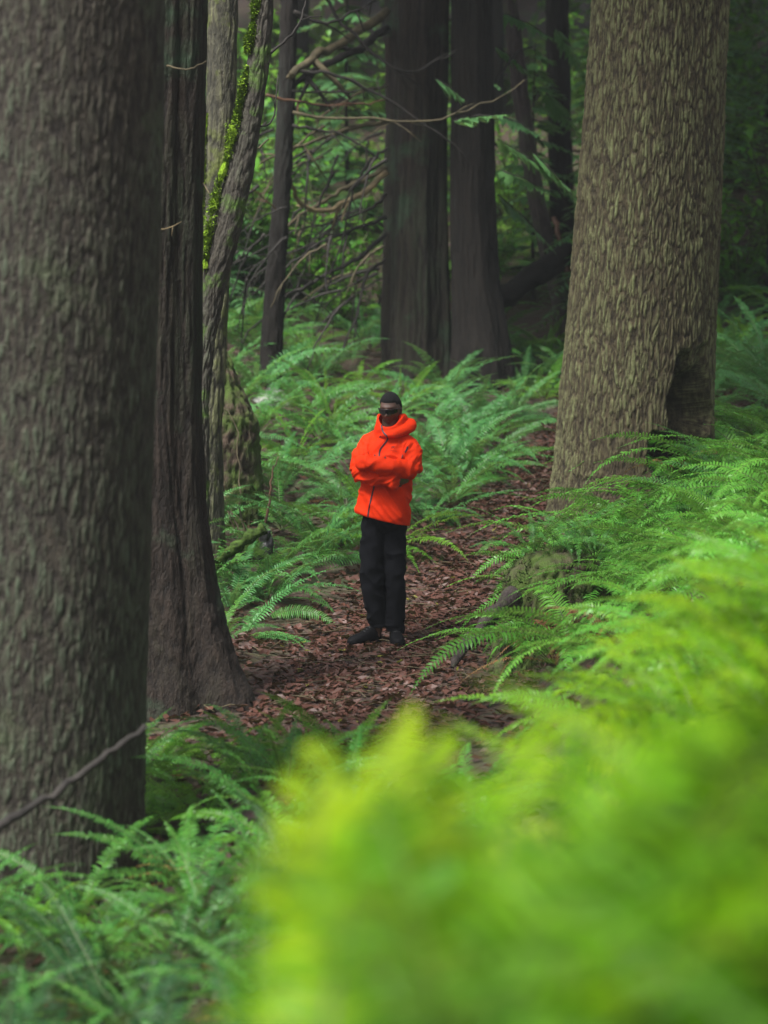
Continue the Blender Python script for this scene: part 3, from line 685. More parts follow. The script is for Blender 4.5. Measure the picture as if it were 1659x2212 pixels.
SAPS = [(-3.9, 31, 0), (-2.6, 33.5, 1), (-1.3, 32, 0), (-.5, 34.5, 1), (2.0, 32.5, 1), (3.0, 35, 0), (-4.8, 36, 1), (4.6, 34, 1), (5.9, 33, 0), (2.6, 30.2, 2), (-2.1, 30.2, 2), (-3.2, 29.5, 2), (6.2, 37, 1), (.9, 36.5, 1), (5.2, 38.5, 1), (7.0, 41, 1), (3.8, 40, 1), (6.6, 34.5, 0)]
for k, (x, y, t) in enumerate(SAPS):
    random.seed(1700 + k); b = Vector((x, y, gz(x, y)))
    o = link('conifer_sapling', SAP[t], None, b); o.rotation_euler = (0, 0, random.uniform(0, 6)); s = random.uniform(.9, 1.3); o.scale = (s, s, s)
    tag(o, 'young conifer with drooping sprays behind the cedars', 'sapling', 'young conifers behind the cedars')

# ------------------------------------------------------------------ ferns
def frond_geo(L, elev, curl, npair, w, seed, twist=.22, sway=.15):
    r = np.random.default_rng(seed); n = npair + 6
    t = np.linspace(0, 1, n); a = R(elev) - R(curl) * t ** 1.25; ds = L / (n - 1)
    x = np.concatenate([[0], np.cumsum(np.cos(a[:-1]) * ds)]); z = np.concatenate([[0], np.cumsum(np.sin(a[:-1]) * ds)])
    y = sway * r.normal(0, 1) * L * t ** 2
    P = np.stack([x, y, z], 1); Tn = np.gradient(P, axis=0); Tn /= np.linalg.norm(Tn, axis=1)[:, None]
    roll = twist * r.normal(0, 1) * 2 + twist * 3 * (t - .3) * r.normal(0, 1)
    Vs, Fs, Ms = [], [], []; c = 0
    for i in range(n):
        u = t[i]
        if u < .13: continue
        pr = min(1, (u - .07) / .22) ** .7 * max(0.02, 1 - max(0, (u - .35) / .65) ** 1.5)
        S0 = np.cross(Tn[i], [0, 0, 1.0]); S0 /= np.linalg.norm(S0) + 1e-9; Nn = np.cross(S0, Tn[i])
        S = S0 * math.cos(roll[i]) + Nn * math.sin(roll[i]); Nn = np.cross(S, Tn[i])
        for s in (-1, 1):
            if r.random() < .02: continue
            l = w * pr * r.uniform(.88, 1.08); hw = ds * .34
            D = S * s * .93 + Tn[i] * (.20 + .25 * u) + Nn * (r.normal(.06, .10))
            D /= np.linalg.norm(D); o = P[i] + Tn[i] * (ds * .5 if s > 0 else 0)
            dr = np.array([0, 0, -1.0]) * l * r.uniform(.10, .26); tw = Nn * hw * r.normal(0, .35)
            Vs += [o - Tn[i] * hw, o + Tn[i] * hw, o + D * l * .55 + Tn[i] * hw * .85 + Nn * l * .04 + tw, o + D * l * .55 - Tn[i] * hw * .85 + Nn * l * .04 - tw, o + D * l + dr + Tn[i] * hw * .4]
            Fs += [(c, c + 1, c + 2, c + 3), (c + 3, c + 2, c + 4)]; Ms += [0, 0]; c += 5
    for i in range(n):   # rachis
        rr = .0045 * (1 - .8 * t[i]) * max(L, .6); S0 = np.array([0, 1, 0.]); Nn = np.cross(Tn[i], S0)
        Vs += [P[i] + S0 * rr, P[i] - S0 * rr * .5 + Nn * rr * .8, P[i] - S0 * rr * .5 - Nn * rr * .8]
        if i < n - 1:
            b = c + 3 * i; Fs += [(b + j, b + (j + 1) % 3, b + 3 + (j + 1) % 3, b + 3 + j) for j in range(3)]; Ms += [1] * 3
    return np.array(Vs), Fs, Ms
STY = {  # material, frond length, elevation range, curl range, pairs, half width
 'bed': ('fern', 1.10, (22, 66), (38, 80), 40, .095), 'cool': ('fern_cool', 1.10, (18, 64), (35, 78), 40, .098),
 'bright': ('fern_bright', 1.15, (26, 72), (62, 118), 44, .094),
 'deep': ('fern_deep', 1.05, (18, 66), (38, 80), 40, .085),
 'bank': ('fern', 1.10, (24, 70), (55, 110), 44, .086), 'fresh': ('fern_fresh', .95, (18, 68), (40, 90), 40, .080),
 'gold': ('fern_yellow', 1.05, (34, 72), (46, 88), 34, .110), 'moss': ('fern_moss', 1.05, (30, 68), (46, 88), 36, .105),
 'lime': ('fern_lime', 1.10, (34, 74), (46, 88), 34, .115), 'dead': ('fern_dead', .8, (5, 40), (40, 90), 36, .055)}
FRONDS = {}; PLANTS = {}
for si, (k, (mat, L, el, cu, npair, w)) in enumerate(STY.items()):
    rr = np.random.default_rng(100 + si)
    FRONDS[k] = []
    for j in range(12):
        V_, F_, M_ = frond_geo(L * rr.uniform(.75, 1.1), rr.uniform(*el), rr.uniform(*cu), npair, w * rr.uniform(.85, 1.1), 1000 * si + j)
        FRONDS[k].append((V_, F_, M_, mesh_from('frond', V_, F_, [M[mat], M['stem']], M_, False)))
    PLANTS[k] = []
    for j in range(4):
        a = Acc(); nf = rr.integers(12, 17)
        for q in range(nf):
            V_, F_, M_, _ = FRONDS[k][rr.integers(0, 12)]; an = q * 2.399 + rr.uniform(-.3, .3); s = rr.uniform(.75, 1.1)
            Rm = np.array(Matrix.Rotation(an, 3, 'Z') @ Matrix.Rotation(rr.normal(0, .12), 3, 'Y'))
            a.add(V_ * s @ Rm.T, F_, M_)
        PLANTS[k].append(a.mesh('sword_fern', [M[mat], M['stem']], False))
LASTF = [None]
def fern(x, y, s, style, label, group=None, z=None, parts=True, nf=None, arcs=None, dead=0, name='sword_fern', cat='fern'):
    z = gz(x, y) - .01 if z is None else z
    if not parts:
        o = link(name, random.choice(PLANTS[style]), None, (x, y, z)); o.scale = (s,) * 3; o.rotation_euler = (0, 0, random.uniform(0, 6.28))
        return tag(o, label, cat, group)
    rt = empty(name, (x, y, z), label, cat, group); LASTF[0] = rt; nf = nf or random.randint(13, 17); a0 = random.uniform(0, 6.28)
    for q in range(nf):
        an = a0 + q * 2.399 + random.uniform(-.3, .3)
        if arcs: an = R(random.uniform(*arcs))
        o = link('frond', random.choice(FRONDS[style])[3], rt); k = s * random.uniform(.75, 1.1)
        o.scale = (k, k * random.uniform(.85, 1.1), k); o.rotation_euler = (random.uniform(-.15, .15), random.uniform(-.12, .12), an)
    for q in range(dead):
        o = link('frond', random.choice(FRONDS['dead'])[3], rt); k = s * random.uniform(.7, 1)
        o.scale = (k,) * 3; o.rotation_euler = (0, random.uniform(-.1, .3), random.uniform(0, 6.28)); o['label'] = 'withered brown frond'
    return rt
def project(P):
    v = np.asarray(P, float) - np.array([0, 0, CAMZ]); dep = np.maximum(.05, v[:, 1] * cp - v[:, 2] * sp_)
    return 829.5 + v[:, 0] / dep / T * 1106, 1106 - (v[:, 1] * sp_ + v[:, 2] * cp) / dep / T * 1106
LIMX = [-600, 0, 300, 380, 500, 620, 700, 960, 1060, 1200, 1300, 1450, 1659, 2400]
LIMY = [2900, 2520, 2230, 2020, 1800, 1640, 1570, 1450, 1410, 1390, 1290, 1160, 1060, 900]
def trim_height(rt):
    """the near ferns stay low enough not to hide the path: shorten fronds that stand too high"""
    for o in [c for c in rt.children]:
        co = get(o.data)[::7]; lim = random.uniform(-10, 70)
        for it in range(26):
            Mx = Matrix.LocRotScale(o.location, o.rotation_euler, o.scale); w = co @ np.array(Mx.to_3x3()).T + np.array(rt.location)
            px, py = project(w); ok = (w[:, 1] < .35) | (py > np.interp(px, LIMX, LIMY) + lim)
            if ok.mean() > .985: break
            if it % 2: o.rotation_euler.y += .10
            else: o.scale = o.scale * .93
def get(me, what='co'):
    a = np.empty(len(me.vertices) * 3, np.float32); me.vertices.foreach_get(what, a); return a.reshape(-1, 3).astype(float)
TR = [(1.05, 16.7, .62), (-1.22, 25.2, .55), (-1.6, 12, .8), (-1.15, 15.3, .62), (-1.45, 20, .3), (-1.2, 18.9, .25), (-1.4, 21.5, .5), (-1.27, 27, .3), (.4, 28.5, .55), (1.1, 28.2, .5), (2.2, 21.6, .95)]
def free(x, y): return all((x - a) ** 2 + (y - b) ** 2 > r * r for a, b, r in TR)
def scatter(n, xr, yr, dmin, ok, seed):
    r = random.Random(seed); pts = []
    for _ in range(n * 40):
        x, y = r.uniform(*xr), r.uniform(*yr)
        if free(x, y) and ok(x, y) and all((x - a) ** 2 + (y - b) ** 2 > dmin * dmin for a, b in pts): pts.append((x, y))
        if len(pts) >= n: break
    return pts
random.seed(31)
# the bed behind and left of the person
for x, y in scatter(126, (-4.3, 2.6), (18.7, 30.5), .45, lambda x, y: x < path_x(y) - path_w(y) - .22 - (.28 if y < 20 else 0) and abs(x) < .175 * y and y > 18.7 + .9 * max(0, -1.0 - x) * 0, 1):
    fern(x, y, random.uniform(.78, 1.0), random.choice(['bed', 'cool', 'cool', 'cool', 'fresh']), 'green fern in the dense bed behind the person in orange', 'ferns in the dense bed behind the person', parts=True, name='wood_fern', dead=random.choice([0, 0, 0, 0, 1]))
for x, y in scatter(26, (1.6, 4.2), (23.6, 31), .6, lambda x, y: x > path_x(y) + path_w(y) + .25, 2):
    fern(x, y, random.uniform(.8, 1.1), 'cool', 'green fern behind the massive lichen covered trunk', 'ferns behind the massive trunk')
# bank on the right, below the massive trunk
def okb(x, y): return x > path_x(y) + path_w(y) + .42 and x < .172 * y + .2
for x, y in scatter(46, (.7, 4.2), (15.4, 23.5), .50, okb, 3):
    fern(x, y, random.uniform(.8, 1.05), random.choice(['bright', 'bright', 'bank']), 'glossy sword fern on the bank below the massive trunk', 'sword ferns on the bank below the massive trunk', dead=random.choice([0, 0, 0, 1]))
for x, y, s in ((1.72, 20.0, 1.15), (2.12, 20.1, 1.2), (2.55, 20.2, 1.25), (2.95, 20.6, 1.3), (1.45, 19.2, 1.1), (3.3, 21.3, 1.3), (2.3, 19.3, 1.15)):
    fern(x, y, s, 'bright', 'large arching sword fern overlapping the base of the massive trunk', 'large sword ferns against the base of the massive trunk', nf=17)
# ferns at the foot of the two left trunks, in front of the path
for x, y in scatter(54, (-2.1, .45), (8.4, 13.7), .33, lambda x, y: abs(x) < .17 * y + .2 and not (y > 12.4 and x > -.2), 4):
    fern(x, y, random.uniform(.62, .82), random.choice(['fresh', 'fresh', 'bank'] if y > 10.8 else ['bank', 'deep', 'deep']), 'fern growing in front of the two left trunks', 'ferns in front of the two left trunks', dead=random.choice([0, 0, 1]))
for x, y, s in ((-1.75, 13.9, .7), (-1.35, 13.7, .72), (-1.0, 13.9, .66), (-.72, 13.6, .6), (-1.55, 13.3, .7), (-.45, 13.4, .55)):
    fern(x, y, s, 'fresh', 'fern at the very foot of the dark cedar, on the near side of the path', 'ferns at the near side of the cedar foot', dead=random.choice([0, 1]))
for x, y in scatter(22, (-1.4, -.15), (4.4, 8.4), .34, lambda x, y: abs(x) < .165 * y + .2, 5) + [(-.62, 3.6), (-.42, 4.3), (-.85, 4.5), (-.55, 3.0)]:
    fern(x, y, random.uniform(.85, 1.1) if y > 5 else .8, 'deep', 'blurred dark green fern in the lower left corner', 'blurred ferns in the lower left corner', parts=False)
# blurred bright ferns close to the lens
for x, y, s in ((-.06, 2.35, 1.36), (-.02, 2.6, 1.40), (.08, 2.8, 1.35), (-.12, 2.9, 1.36), (-.18, 3.2, 1.25), (.26, 3.0, 1.35), (.12, 2.2, 1.10), (.16, 2.7, 1.3), (-.16, 3.7, 1.0), (.20, 2.6, 1.0), (.45, 2.2, 1.1), (.66, 2.4, 1.15), (.36, 2.9, 1.05), (.72, 3.0, 1.2), (.44, 1.75, .85), (.60, 1.7, .95), (.14, 3.4, .95), (.52, 3.5, 1.1), (.86, 3.6, 1.25), (.36, 4.2, 1.0), (.8, 4.5, 1.15), (.06, 4.5, .80), (1.1, 4.6, 1.25), (1.0, 5.3, 1.15), (.62, 5.2, .95), (.25, 5.5, .7), (1.25, 6.3, 1.1), (1.0, 6.6, .85), (1.2, 7.2, .9), (1.05, 7.6, .8), (1.35, 8.0, .9)):
    near = y < 4 and x < .4
    q_ = int(x * 1000 + y * 100) % 5
    fern(x, y, s, ('lime', 'gold', 'moss', 'lime', 'moss')[(q_ * 3 + int(y * 10)) % 5], 'large bright lime green fern close to the lens, far out of focus', 'out of focus lime ferns close to the lens', parts=True, dead=2 if q_ in (1, 2) else 0, nf=17, arcs=(-80, 110) if near else None)
    trim_height(bpy.context.scene.collection.objects[-1] if False else LASTF[0])
for x, y in scatter(16, (.5, 1.9), (6.2, 10.2), .44, lambda x, y: x > .125 * y and abs(x) < .168 * y + .25, 6):
    fern(x, y, random.uniform(.75, .95), random.choice(['lime', 'lime', 'fresh']), 'softly blurred yellow green fern on the right hand slope', 'softly blurred ferns on the right slope'); trim_height(LASTF[0])
for x, y in scatter(20, (.9, 2.7), (10.6, 15.4), .46, lambda x, y: x > .098 * y and abs(x) < .172 * y, 16):
    fern(x, y, random.uniform(.70, .9), random.choice(['bright', 'bright', 'fresh']), 'bright fern in front of the mossy stump on the right bank', 'bright ferns in front of the mossy stump', dead=random.choice([0, 0, 1]))
for x, y in scatter(14, (4.0, 6.2), (25, 33), .7, lambda x, y: .14 * y < x < .185 * y, 17):
    fern(x, y, random.uniform(1.0, 1.3), random.choice(['cool', 'fresh']), 'fern on the slope seen to the right of the massive trunk', 'ferns on the slope right of the massive trunk', parts=False)
# far ferns on the hillside
for x, y in scatter(64, (-8, 9), (30.5, 46), .8, lambda x, y: abs(x) < .175 * y, 7):
    fern(x, y, random.uniform(1.2, 1.6), random.choice(['fresh', 'fresh', 'bed']), 'small distant fern on the slope behind the cedars', 'distant ferns on the slope behind the cedars', parts=False, name='wood_fern')
# single ferns that stand apart
def fpx(px, py): p = ground_px(px, py); return p.x, p.y
for k, (px, py, sc_) in enumerate(((500, 1330, .8), (470, 1420, .7), (545, 1290, .75), (640, 1235, .8), (720, 1215, .7))):
    x, y = fpx(px, py); fern(x, y, sc_, ['cool', 'bank', 'bed', 'cool', 'bed'][k], ['fern hugging the right side of the cedar foot', 'low fern at the very base of the flared cedar root', 'fern just below the charred stump', 'fern on the bare bank between charred stump and person', 'low fern on the bank just left of the trousers'][k], nf=11 if k < 3 else 8)
x, y = fpx(520, 1385); fern(x, y, .80, 'cool', 'fern with long arching fronds on the path edge between cedar foot and person', nf=9, arcs=(-50, 75))
x, y = fpx(560, 1345); fern(x, y, .78, 'bank', 'small fern reaching toward the right boot of the person', nf=4, arcs=(-15, 35))
x, y = fpx(480, 1275); fern(x, y, .70, 'bank', 'fern beside the charred stump with narrow upright fronds', nf=9, arcs=(-40, 120))
x, y = fpx(690, 1185); fern(x, y, .85, 'cool', 'fern with drooping fronds at the front edge of the bed, left of the person', nf=14)
x, y = fpx(610, 1150); fern(x, y, .80, 'bed', 'fern directly above the charred stump', nf=14)
x, y = fpx(960, 1035); fern(x, y, .95, 'cool', 'fern overhanging the path to the right of the orange jacket', nf=14)
x, y = fpx(930, 1130); fern(x, y, .55, 'bank', 'low fern beside the hem of the orange jacket', nf=5, arcs=(-60, 60))

# ------------------------------------------------------------------ stump, logs, rock, sticks
p = ground_px(1165, 1425); sx, sy = p.x, 16.7
zt = at(1150, 1205, sy).z; z0 = gz(sx, sy) - .25
rows = [(z0, sx + .05, sy, .47), (z0 + .25, sx + .06, sy, .40), (z0 + .5, sx + .09, sy + .02, .35), (zt - .10, sx + .10, sy + .03, .33), (zt - .02, sx + .11, sy + .04, .26), (zt + .05, sx + .13, sy + .05, .13), (zt + .08, sx + .13, sy + .05, .03)]
me = trunk_mesh('stump', rows, M['stump_wood'], .02, 170, zt + .08, 9.0, .075, .35, flare=lambda TH, Z: 1 + .07 * np.cos(4 * TH + 1) + .05 * np.cos(7 * TH), seed=21)
o = link('stump', me); tag(o, 'mossy old stump under sword ferns at the right edge of the path', 'stump')
so_ = bpy.data.objects['stump.001']; sv = so_.data.vertices; MF = Acc(); random.seed(77)
for v in random.sample(range(len(sv)), min(3200, len(sv))):
    p_, n_ = sv[v].co, sv[v].normal
    if noise3(np.array([[p_.x * 4, p_.y * 4, p_.z * 3]]))[0] < -.18: continue
    d_ = (n_ * .6 + Vector((random.gauss(0, .35), random.gauss(0, .35), random.uniform(-.9, .5)))).normalized() * random.uniform(.02, .06); w_ = d_.cross(n_).normalized() * .006 if d_.cross(n_).length > 1e-4 else Vector((.005, 0, 0))
    MF.add([p_ - w_, p_ + w_, p_ + d_ + n_ * .01], [(0, 1, 2)])
mo_ = link('moss', MF.mesh('moss', [M['moss_dark']], False), so_)
for k, (dx, dy, s) in enumerate(((-.14, .16, .62), (.10, .22, .72), (.28, .10, .62))):
    random.seed(2100 + k)
    fern(sx + .1 + dx, sy + dy, s, 'bank', ['sword fern arching over the path from the left side of the mossy stump', 'sword fern on top of the mossy stump, nearest the massive trunk', 'sword fern on the right side of the mossy stump top'][k], z=zt - .03, nf=12)
# exposed root running from the stump down to the path
a = Acc(); P = curve_pts([at(1110, 1285, 16.55), at(1062, 1330, 16.35), at(1010, 1392, 16.15), at(975, 1440, 15.9)], 40)
a.tube(P, [.060 - .0009 * k + .008 * math.sin(k * .6) for k in range(40)], 14)
me = a.mesh('root', [M['root_wood']]); co = np.array([v.co for v in me.vertices]); nn = fbm(co * 9, 3)
nr = np.array([v.normal for v in me.vertices]); me.vertices.foreach_set('co', (co + nr * nn[:, None] * .02).ravel())
at_ = me.attributes.new('ridge', 'FLOAT', 'POINT'); at_.data.foreach_set('value', np.clip(.5 + nn, 0, 1).astype(np.float32))
tag(link('root', me), 'grey weathered root slanting from the mossy stump down to the path', 'root')
# heap of dead fronds beside the stump
for k, (px, py, s) in enumerate(((1240, 1400, .8), (1300, 1390, .75), (1200, 1430, .7), (1340, 1420, .7))):
    random.seed(2200 + k); p = ground_px(px, py)
    fern(p.x, p.y, s, 'dead', 'withered brown fern drooping beside the mossy stump', 'withered ferns beside the mossy stump', z=p.z + .12, nf=9, name='dead_fern')
for k, (px, py, Y, s, ar, lab) in enumerate(((1440, 985, 20.4, .55, (60, 150), 'small rusty orange dead fern at the foot of the massive trunk'), (1560, 960, 20.6, .6, (120, 200), 'reddish withered fern below the hollow of the massive trunk'), (440, 1700, 11.6, .75, (130, 200), 'pale brown withered fern beside the thick left trunk'))):
    random.seed(2300 + k); q = at(px, py, Y); fern(q.x, q.y, s, 'dead', lab, z=q.z - .1 if k < 2 else None, nf=4, arcs=ar, name='dead_fern')
# ferns hanging over the hollow
for k, (px, py, Y, s, ar, lab) in enumerate(((1570, 905, 20.3, .85, (150, 200), 'fern with pale shining fronds hanging across the hollow in the massive trunk'), (1585, 800, 20.5, .75, (130, 190), 'fern leaning upright against the right edge of the massive trunk'))):
    random.seed(2400 + k); q = at(px, py, Y); fern(q.x, q.y, s, 'bank', lab, z=min(q.z, gz(q.x, q.y) + .12), nf=5, arcs=ar)
# pale rock under the narrow dark trunk
p = at(590, 868, 26.0); o = lump('rock', (p.x, p.y, p.z - .06), .22, .18, .20, M['rock'], 3, .2, 1.6, 4); tag(o, 'pale grey rock at the foot of the narrow dark trunk', 'rock')
# mossy log and charred stump left of the person
a = Acc(); P = curve_pts([at(455, 1225, 19.0), at(500, 1190, 18.9), at(540, 1160, 18.8), at(572, 1140, 18.8)], 30)
a.tube(P, [.042 + .008 * math.sin(k * .7) for k in range(30)], 12); me = a.mesh('mossy_log', [M['moss_dark']])
co = np.array([v.co for v in me.vertices]); nr = np.array([v.normal for v in me.vertices]); me.vertices.foreach_set('co', (co + nr * (fbm(co * 11, 3) * .022)[:, None]).ravel())
tag(link('mossy_log', me), 'small mossy log leaning up to the charred stump', 'log')
q = ground_px(575, 1235); zt = at(572, 1142, q.y).z
rows = [(q.z - .1, q.x, q.y, .085), (q.z + .1, q.x, q.y, .07), (zt - .05, q.x, q.y, .055), (zt, q.x + .01, q.y, .03)]
tag(link('charred_stump', trunk_mesh('charred_stump', rows, M['charred'], .02, 40, zt, 12, .03, .3, seed=31)), 'small black charred stump left of the person', 'stump')
# bare sapling left of the person
q = ground_px(540, 1190); Y = q.y
rt = empty('bare_sapling', q, 'bare leafless sapling with thin forked stems, left of the person', 'sapling')
for lst, r0 in (([(548, 1180), (575, 1120), (583, 1060), (590, 1020), (602, 985)], .017), ([(535, 1185), (500, 1130), (482, 1060), (478, 1000), (462, 960)], .011), ([(548, 1182), (530, 1140), (505, 1110), (452, 1100)], .010), ([(540, 1190), (520, 1120), (518, 1040), (512, 960), (500, 900), (470, 870)], .009), ([(520, 1150), (490, 1090), (470, 1050)], .008)):
    branch(rt, pxb(lst, Y, .2), r0, .004, M['branch_rust' if r0 > .012 else 'branch_mid'], 16, 6, 'stem')
# dark log behind the black cedar
a = Acc(); P = curve_pts([at(1060, 668, 30), at(1120, 620, 30), at(1180, 580, 30.2), at(1235, 545, 30.4)], 30)
a.tube(P, [.15 + .015 * math.sin(k * .5) for k in range(30)], 16); me = a.mesh('fallen_log', [M['bark_dark']])
co = np.array([v.co for v in me.vertices]); nr = np.array([v.normal for v in me.vertices]); nn = fbm(co * 4, 3); me.vertices.foreach_set('co', (co + nr * nn[:, None] * .05).ravel())
at_ = me.attributes.new('ridge', 'FLOAT', 'POINT'); at_.data.foreach_set('value', np.clip(.5 + nn, 0, 1).astype(np.float32))
tag(link('fallen_log', me), 'thick dark fallen log slanting behind the black cedar', 'log')
# dark stick crossing in front of the thick left trunk
o = branch(None, pxb([(-60, 1822), (20, 1772), (120, 1712), (220, 1640), (312, 1572)], 10.2, .5), .022, .013, M['branch_dark'], 24, 8, 'fallen_branch')
tag(o, 'dark bare branch slanting across the foot of the thick left trunk', 'branch')
# twigs on the path
for k, (l, lab) in enumerate((([(985, 1028), (1060, 1030), (1135, 1036)], 'thin straight twig lying across the path behind the person'), ([(640, 1395), (700, 1380), (780, 1368)], 'short twig lying on the leaves left of the boots'), ([(880, 1400), (930, 1385), (985, 1378)], 'thin twig lying on the leaves right of the boots'), ([(560, 1275), (580, 1258), (595, 1250)], 'short broken stick beside the charred stump'), ([(470, 1255), (440, 1275), (400, 1290)], 'grey stick end poking out from behind the cedar foot'))):
    pts = []
    for px, py in l: g_ = ground_px(px, py); pts.append(g_ + Vector((0, 0, .03)))
    tag(branch(None, pts, .010, .005, M['branch_dark'], 14, 6, 'twig'), lab, 'twig')
# low moss tufts on the path
for k, (px, py, s, lab) in enumerate(((920, 1216, .10, 'low green moss tuft on the path right of the trousers'), (1010, 1085, .16, 'flat green moss patch on the path under the overhanging fern'), (830, 1268, .05, 'tiny moss tuft on the path'))):
    if k == 2: continue
    random.seed(2600 + k); q = ground_px(px, py); a = Acc()
    for j in range(420):
        an = random.uniform(0, 6.28); rr = s * math.sqrt(random.random()); x, y = q.x + 1.5 * rr * math.cos(an), q.y + 1.2 * rr * math.sin(an); b = Vector((x, y, gz(x, y) + .02))
        d = Vector((random.gauss(0, .6), random.gauss(0, .6), 1)).normalized() * random.uniform(.02, .05); s2 = d.cross(Vector((1, .3, 0))).normalized() * .006
        a.add([b - s2, b + s2, b + d], [(0, 1, 2)])
    tag(link('moss_tuft', a.mesh('moss_tuft', [M['moss_dark']], False)), lab, 'moss')

# ------------------------------------------------------------------ the person
PYD = 17.6
PB = Vector((0, PYD, gz(0, PYD) + .025))
M['skin'] = plain('skin', (0.078, 0.040, 0.028), 0.40, 0.5, 0.25, 30)
M['hair'] = plain('hair', (0.006, 0.006, 0.007), 0.85, 0.3, 0.5, 220, 0.9)
M['jacket'] = plain('jacket', (0.58, 0.025, 0.0010), 0.75, 0.12, 0.05, 60, 0.05)
M['trousers'] = plain('trousers', (0.0030, 0.0034, 0.0052), 0.85, 0.10, 0.3, 60, 0.1)
M['shoe'] = plain('shoe', (0.003, 0.003, 0.004), 0.7, 0.1, 0.3, 40, 0.1)
M['lens'] = plain('lens', (0.004, 0.004, 0.005), 0.08, 0.6)
M['frame'] = plain('frame', (0.010, 0.010, 0.011), 0.35, 0.5)
M['zip'] = plain('zip', (0.010, 0.012, 0.022), 0.5, 0.3)
M['mark'] = plain('mark', (0.20, 0.010, 0.006), 0.6, 0.3)

def remesh(acc, voxel, iters, fac=.5):
    me = acc.mesh('tmp'); o = bpy.data.objects.new('tmp', me); C.objects.link(o)
    m = o.modifiers.new('r', 'REMESH'); m.mode = 'VOXEL'; m.voxel_size = voxel; m.use_smooth_shade = True
    if iters: s = o.modifiers.new('s', 'SMOOTH'); s.factor = fac; s.iterations = iters
    dg = bpy.context.evaluated_depsgraph_get(); r = bpy.data.meshes.new_from_object(o.evaluated_get(dg))
    bpy.data.objects.remove(o); r.materials.clear(); return r
def get(me, what='co'):
    a = np.empty(len(me.vertices) * 3, np.float32); me.vertices.foreach_get(what, a); return a.reshape(-1, 3).astype(float)
def put(me, co): me.vertices.foreach_set('co', co.astype(np.float32).ravel()); me.update()
YAW = R(20)
LAT = Vector((math.cos(YAW), -math.sin(YAW), 0)); FWD = Vector((-math.sin(YAW), -math.cos(YAW), 0))
def ring(z, cx, cy, a, b, n=40, shear=0.0, e=2.3):
    out = []
    for k in range(n):
        t = 2 * math.pi * k / n; c, s = math.cos(t), math.sin(t)
        q = LAT * (a * math.copysign(abs(c) ** (2 / e), c)) - FWD * (b * math.copysign(abs(s) ** (2 / e), s))
        out.append((cx + q.x, cy + q.y, z + shear * (cx + q.x)))
    return out
# head (sculpted sphere), local frame: x lateral, y forward, z up
def head_geo():
    bm = bmesh.new(); bmesh.ops.create_icosphere(bm, subdivisions=5, radius=1)
    d = np.array([v.co[:] for v in bm.verts]); F_ = [[v.index for v in f.verts] for f in bm.faces]; bm.free()
    x, y, z = d[:, 0], d[:, 1], d[:, 2]
    P = np.stack([.074 * x, .096 * y, .118 * z], 1)
    low = np.clip(-z, 0, 1); fr = np.clip(y, 0, 1)
    P[:, 0] *= 1 - .26 * low ** 1.3; P[:, 1] -= .016 * low * (1 - fr); P[:, 1] += .010 * low * fr
    P[:, 1] = np.where(y > .3, P[:, 1] * (1 - .06 * np.clip(y - .3, 0, 1)), P[:, 1])
    def g(x0, z0, sx, sz): return np.exp(-((P[:, 0] - x0) / sx) ** 2 - ((P[:, 2] - z0) / sz) ** 2) * (y > 0)
    dy = .008 * (g(-.03, .028, .026, .012) + g(.03, .028, .026, .012)) - .010 * (g(-.032, .005, .017, .013) + g(.032, .005, .017, .013))
    dy += .007 * (g(-.032, .004, .010, .007) + g(.032, .004, .010, .007))
    dy += .010 * g(0, -.002, .010, .022) + .017 * g(0, -.022, .012, .014) + .016 * g(0, -.036, .015, .010) + .010 * (g(-.015, -.038, .009, .008) + g(.015, -.038, .009, .008))
    dy += .007 * (g(-.045, -.022, .020, .018) + g(.045, -.022, .020, .018))
    dy += .010 * g(0, -.062, .022, .006) + .010 * g(0, -.074, .020, .006) - .006 * g(0, -.0675, .024, .0022) + .010 * g(0, -.100, .02, .014) - .004 * g(0, -.086, .02, .006)
    P[:, 1] += dy
    return P, F_, d
HY, HP = R(17), R(7)
HM = np.array(Matrix.Rotation(HY, 3, 'Z').inverted() @ Matrix.Identity(3))
HC = np.array([.047, .005, 1.712])
def head_to_body(P):
    Q = np.asarray(P, float).copy(); c, s = math.cos(HP), math.sin(HP)
    y, z = Q[:, 1].copy(), Q[:, 2].copy(); Q[:, 1] = y * c + z * s; Q[:, 2] = z * c - y * s     # nod forward
    f = np.array([-math.sin(HY), -math.cos(HY), 0]); l = np.array([math.cos(HY), -math.sin(HY), 0])
    return HC + Q[:, :1] * l + Q[:, 1:2] * f + Q[:, 2:] * np.array([0, 0, 1.0])
hp, hf, hd = head_geo()

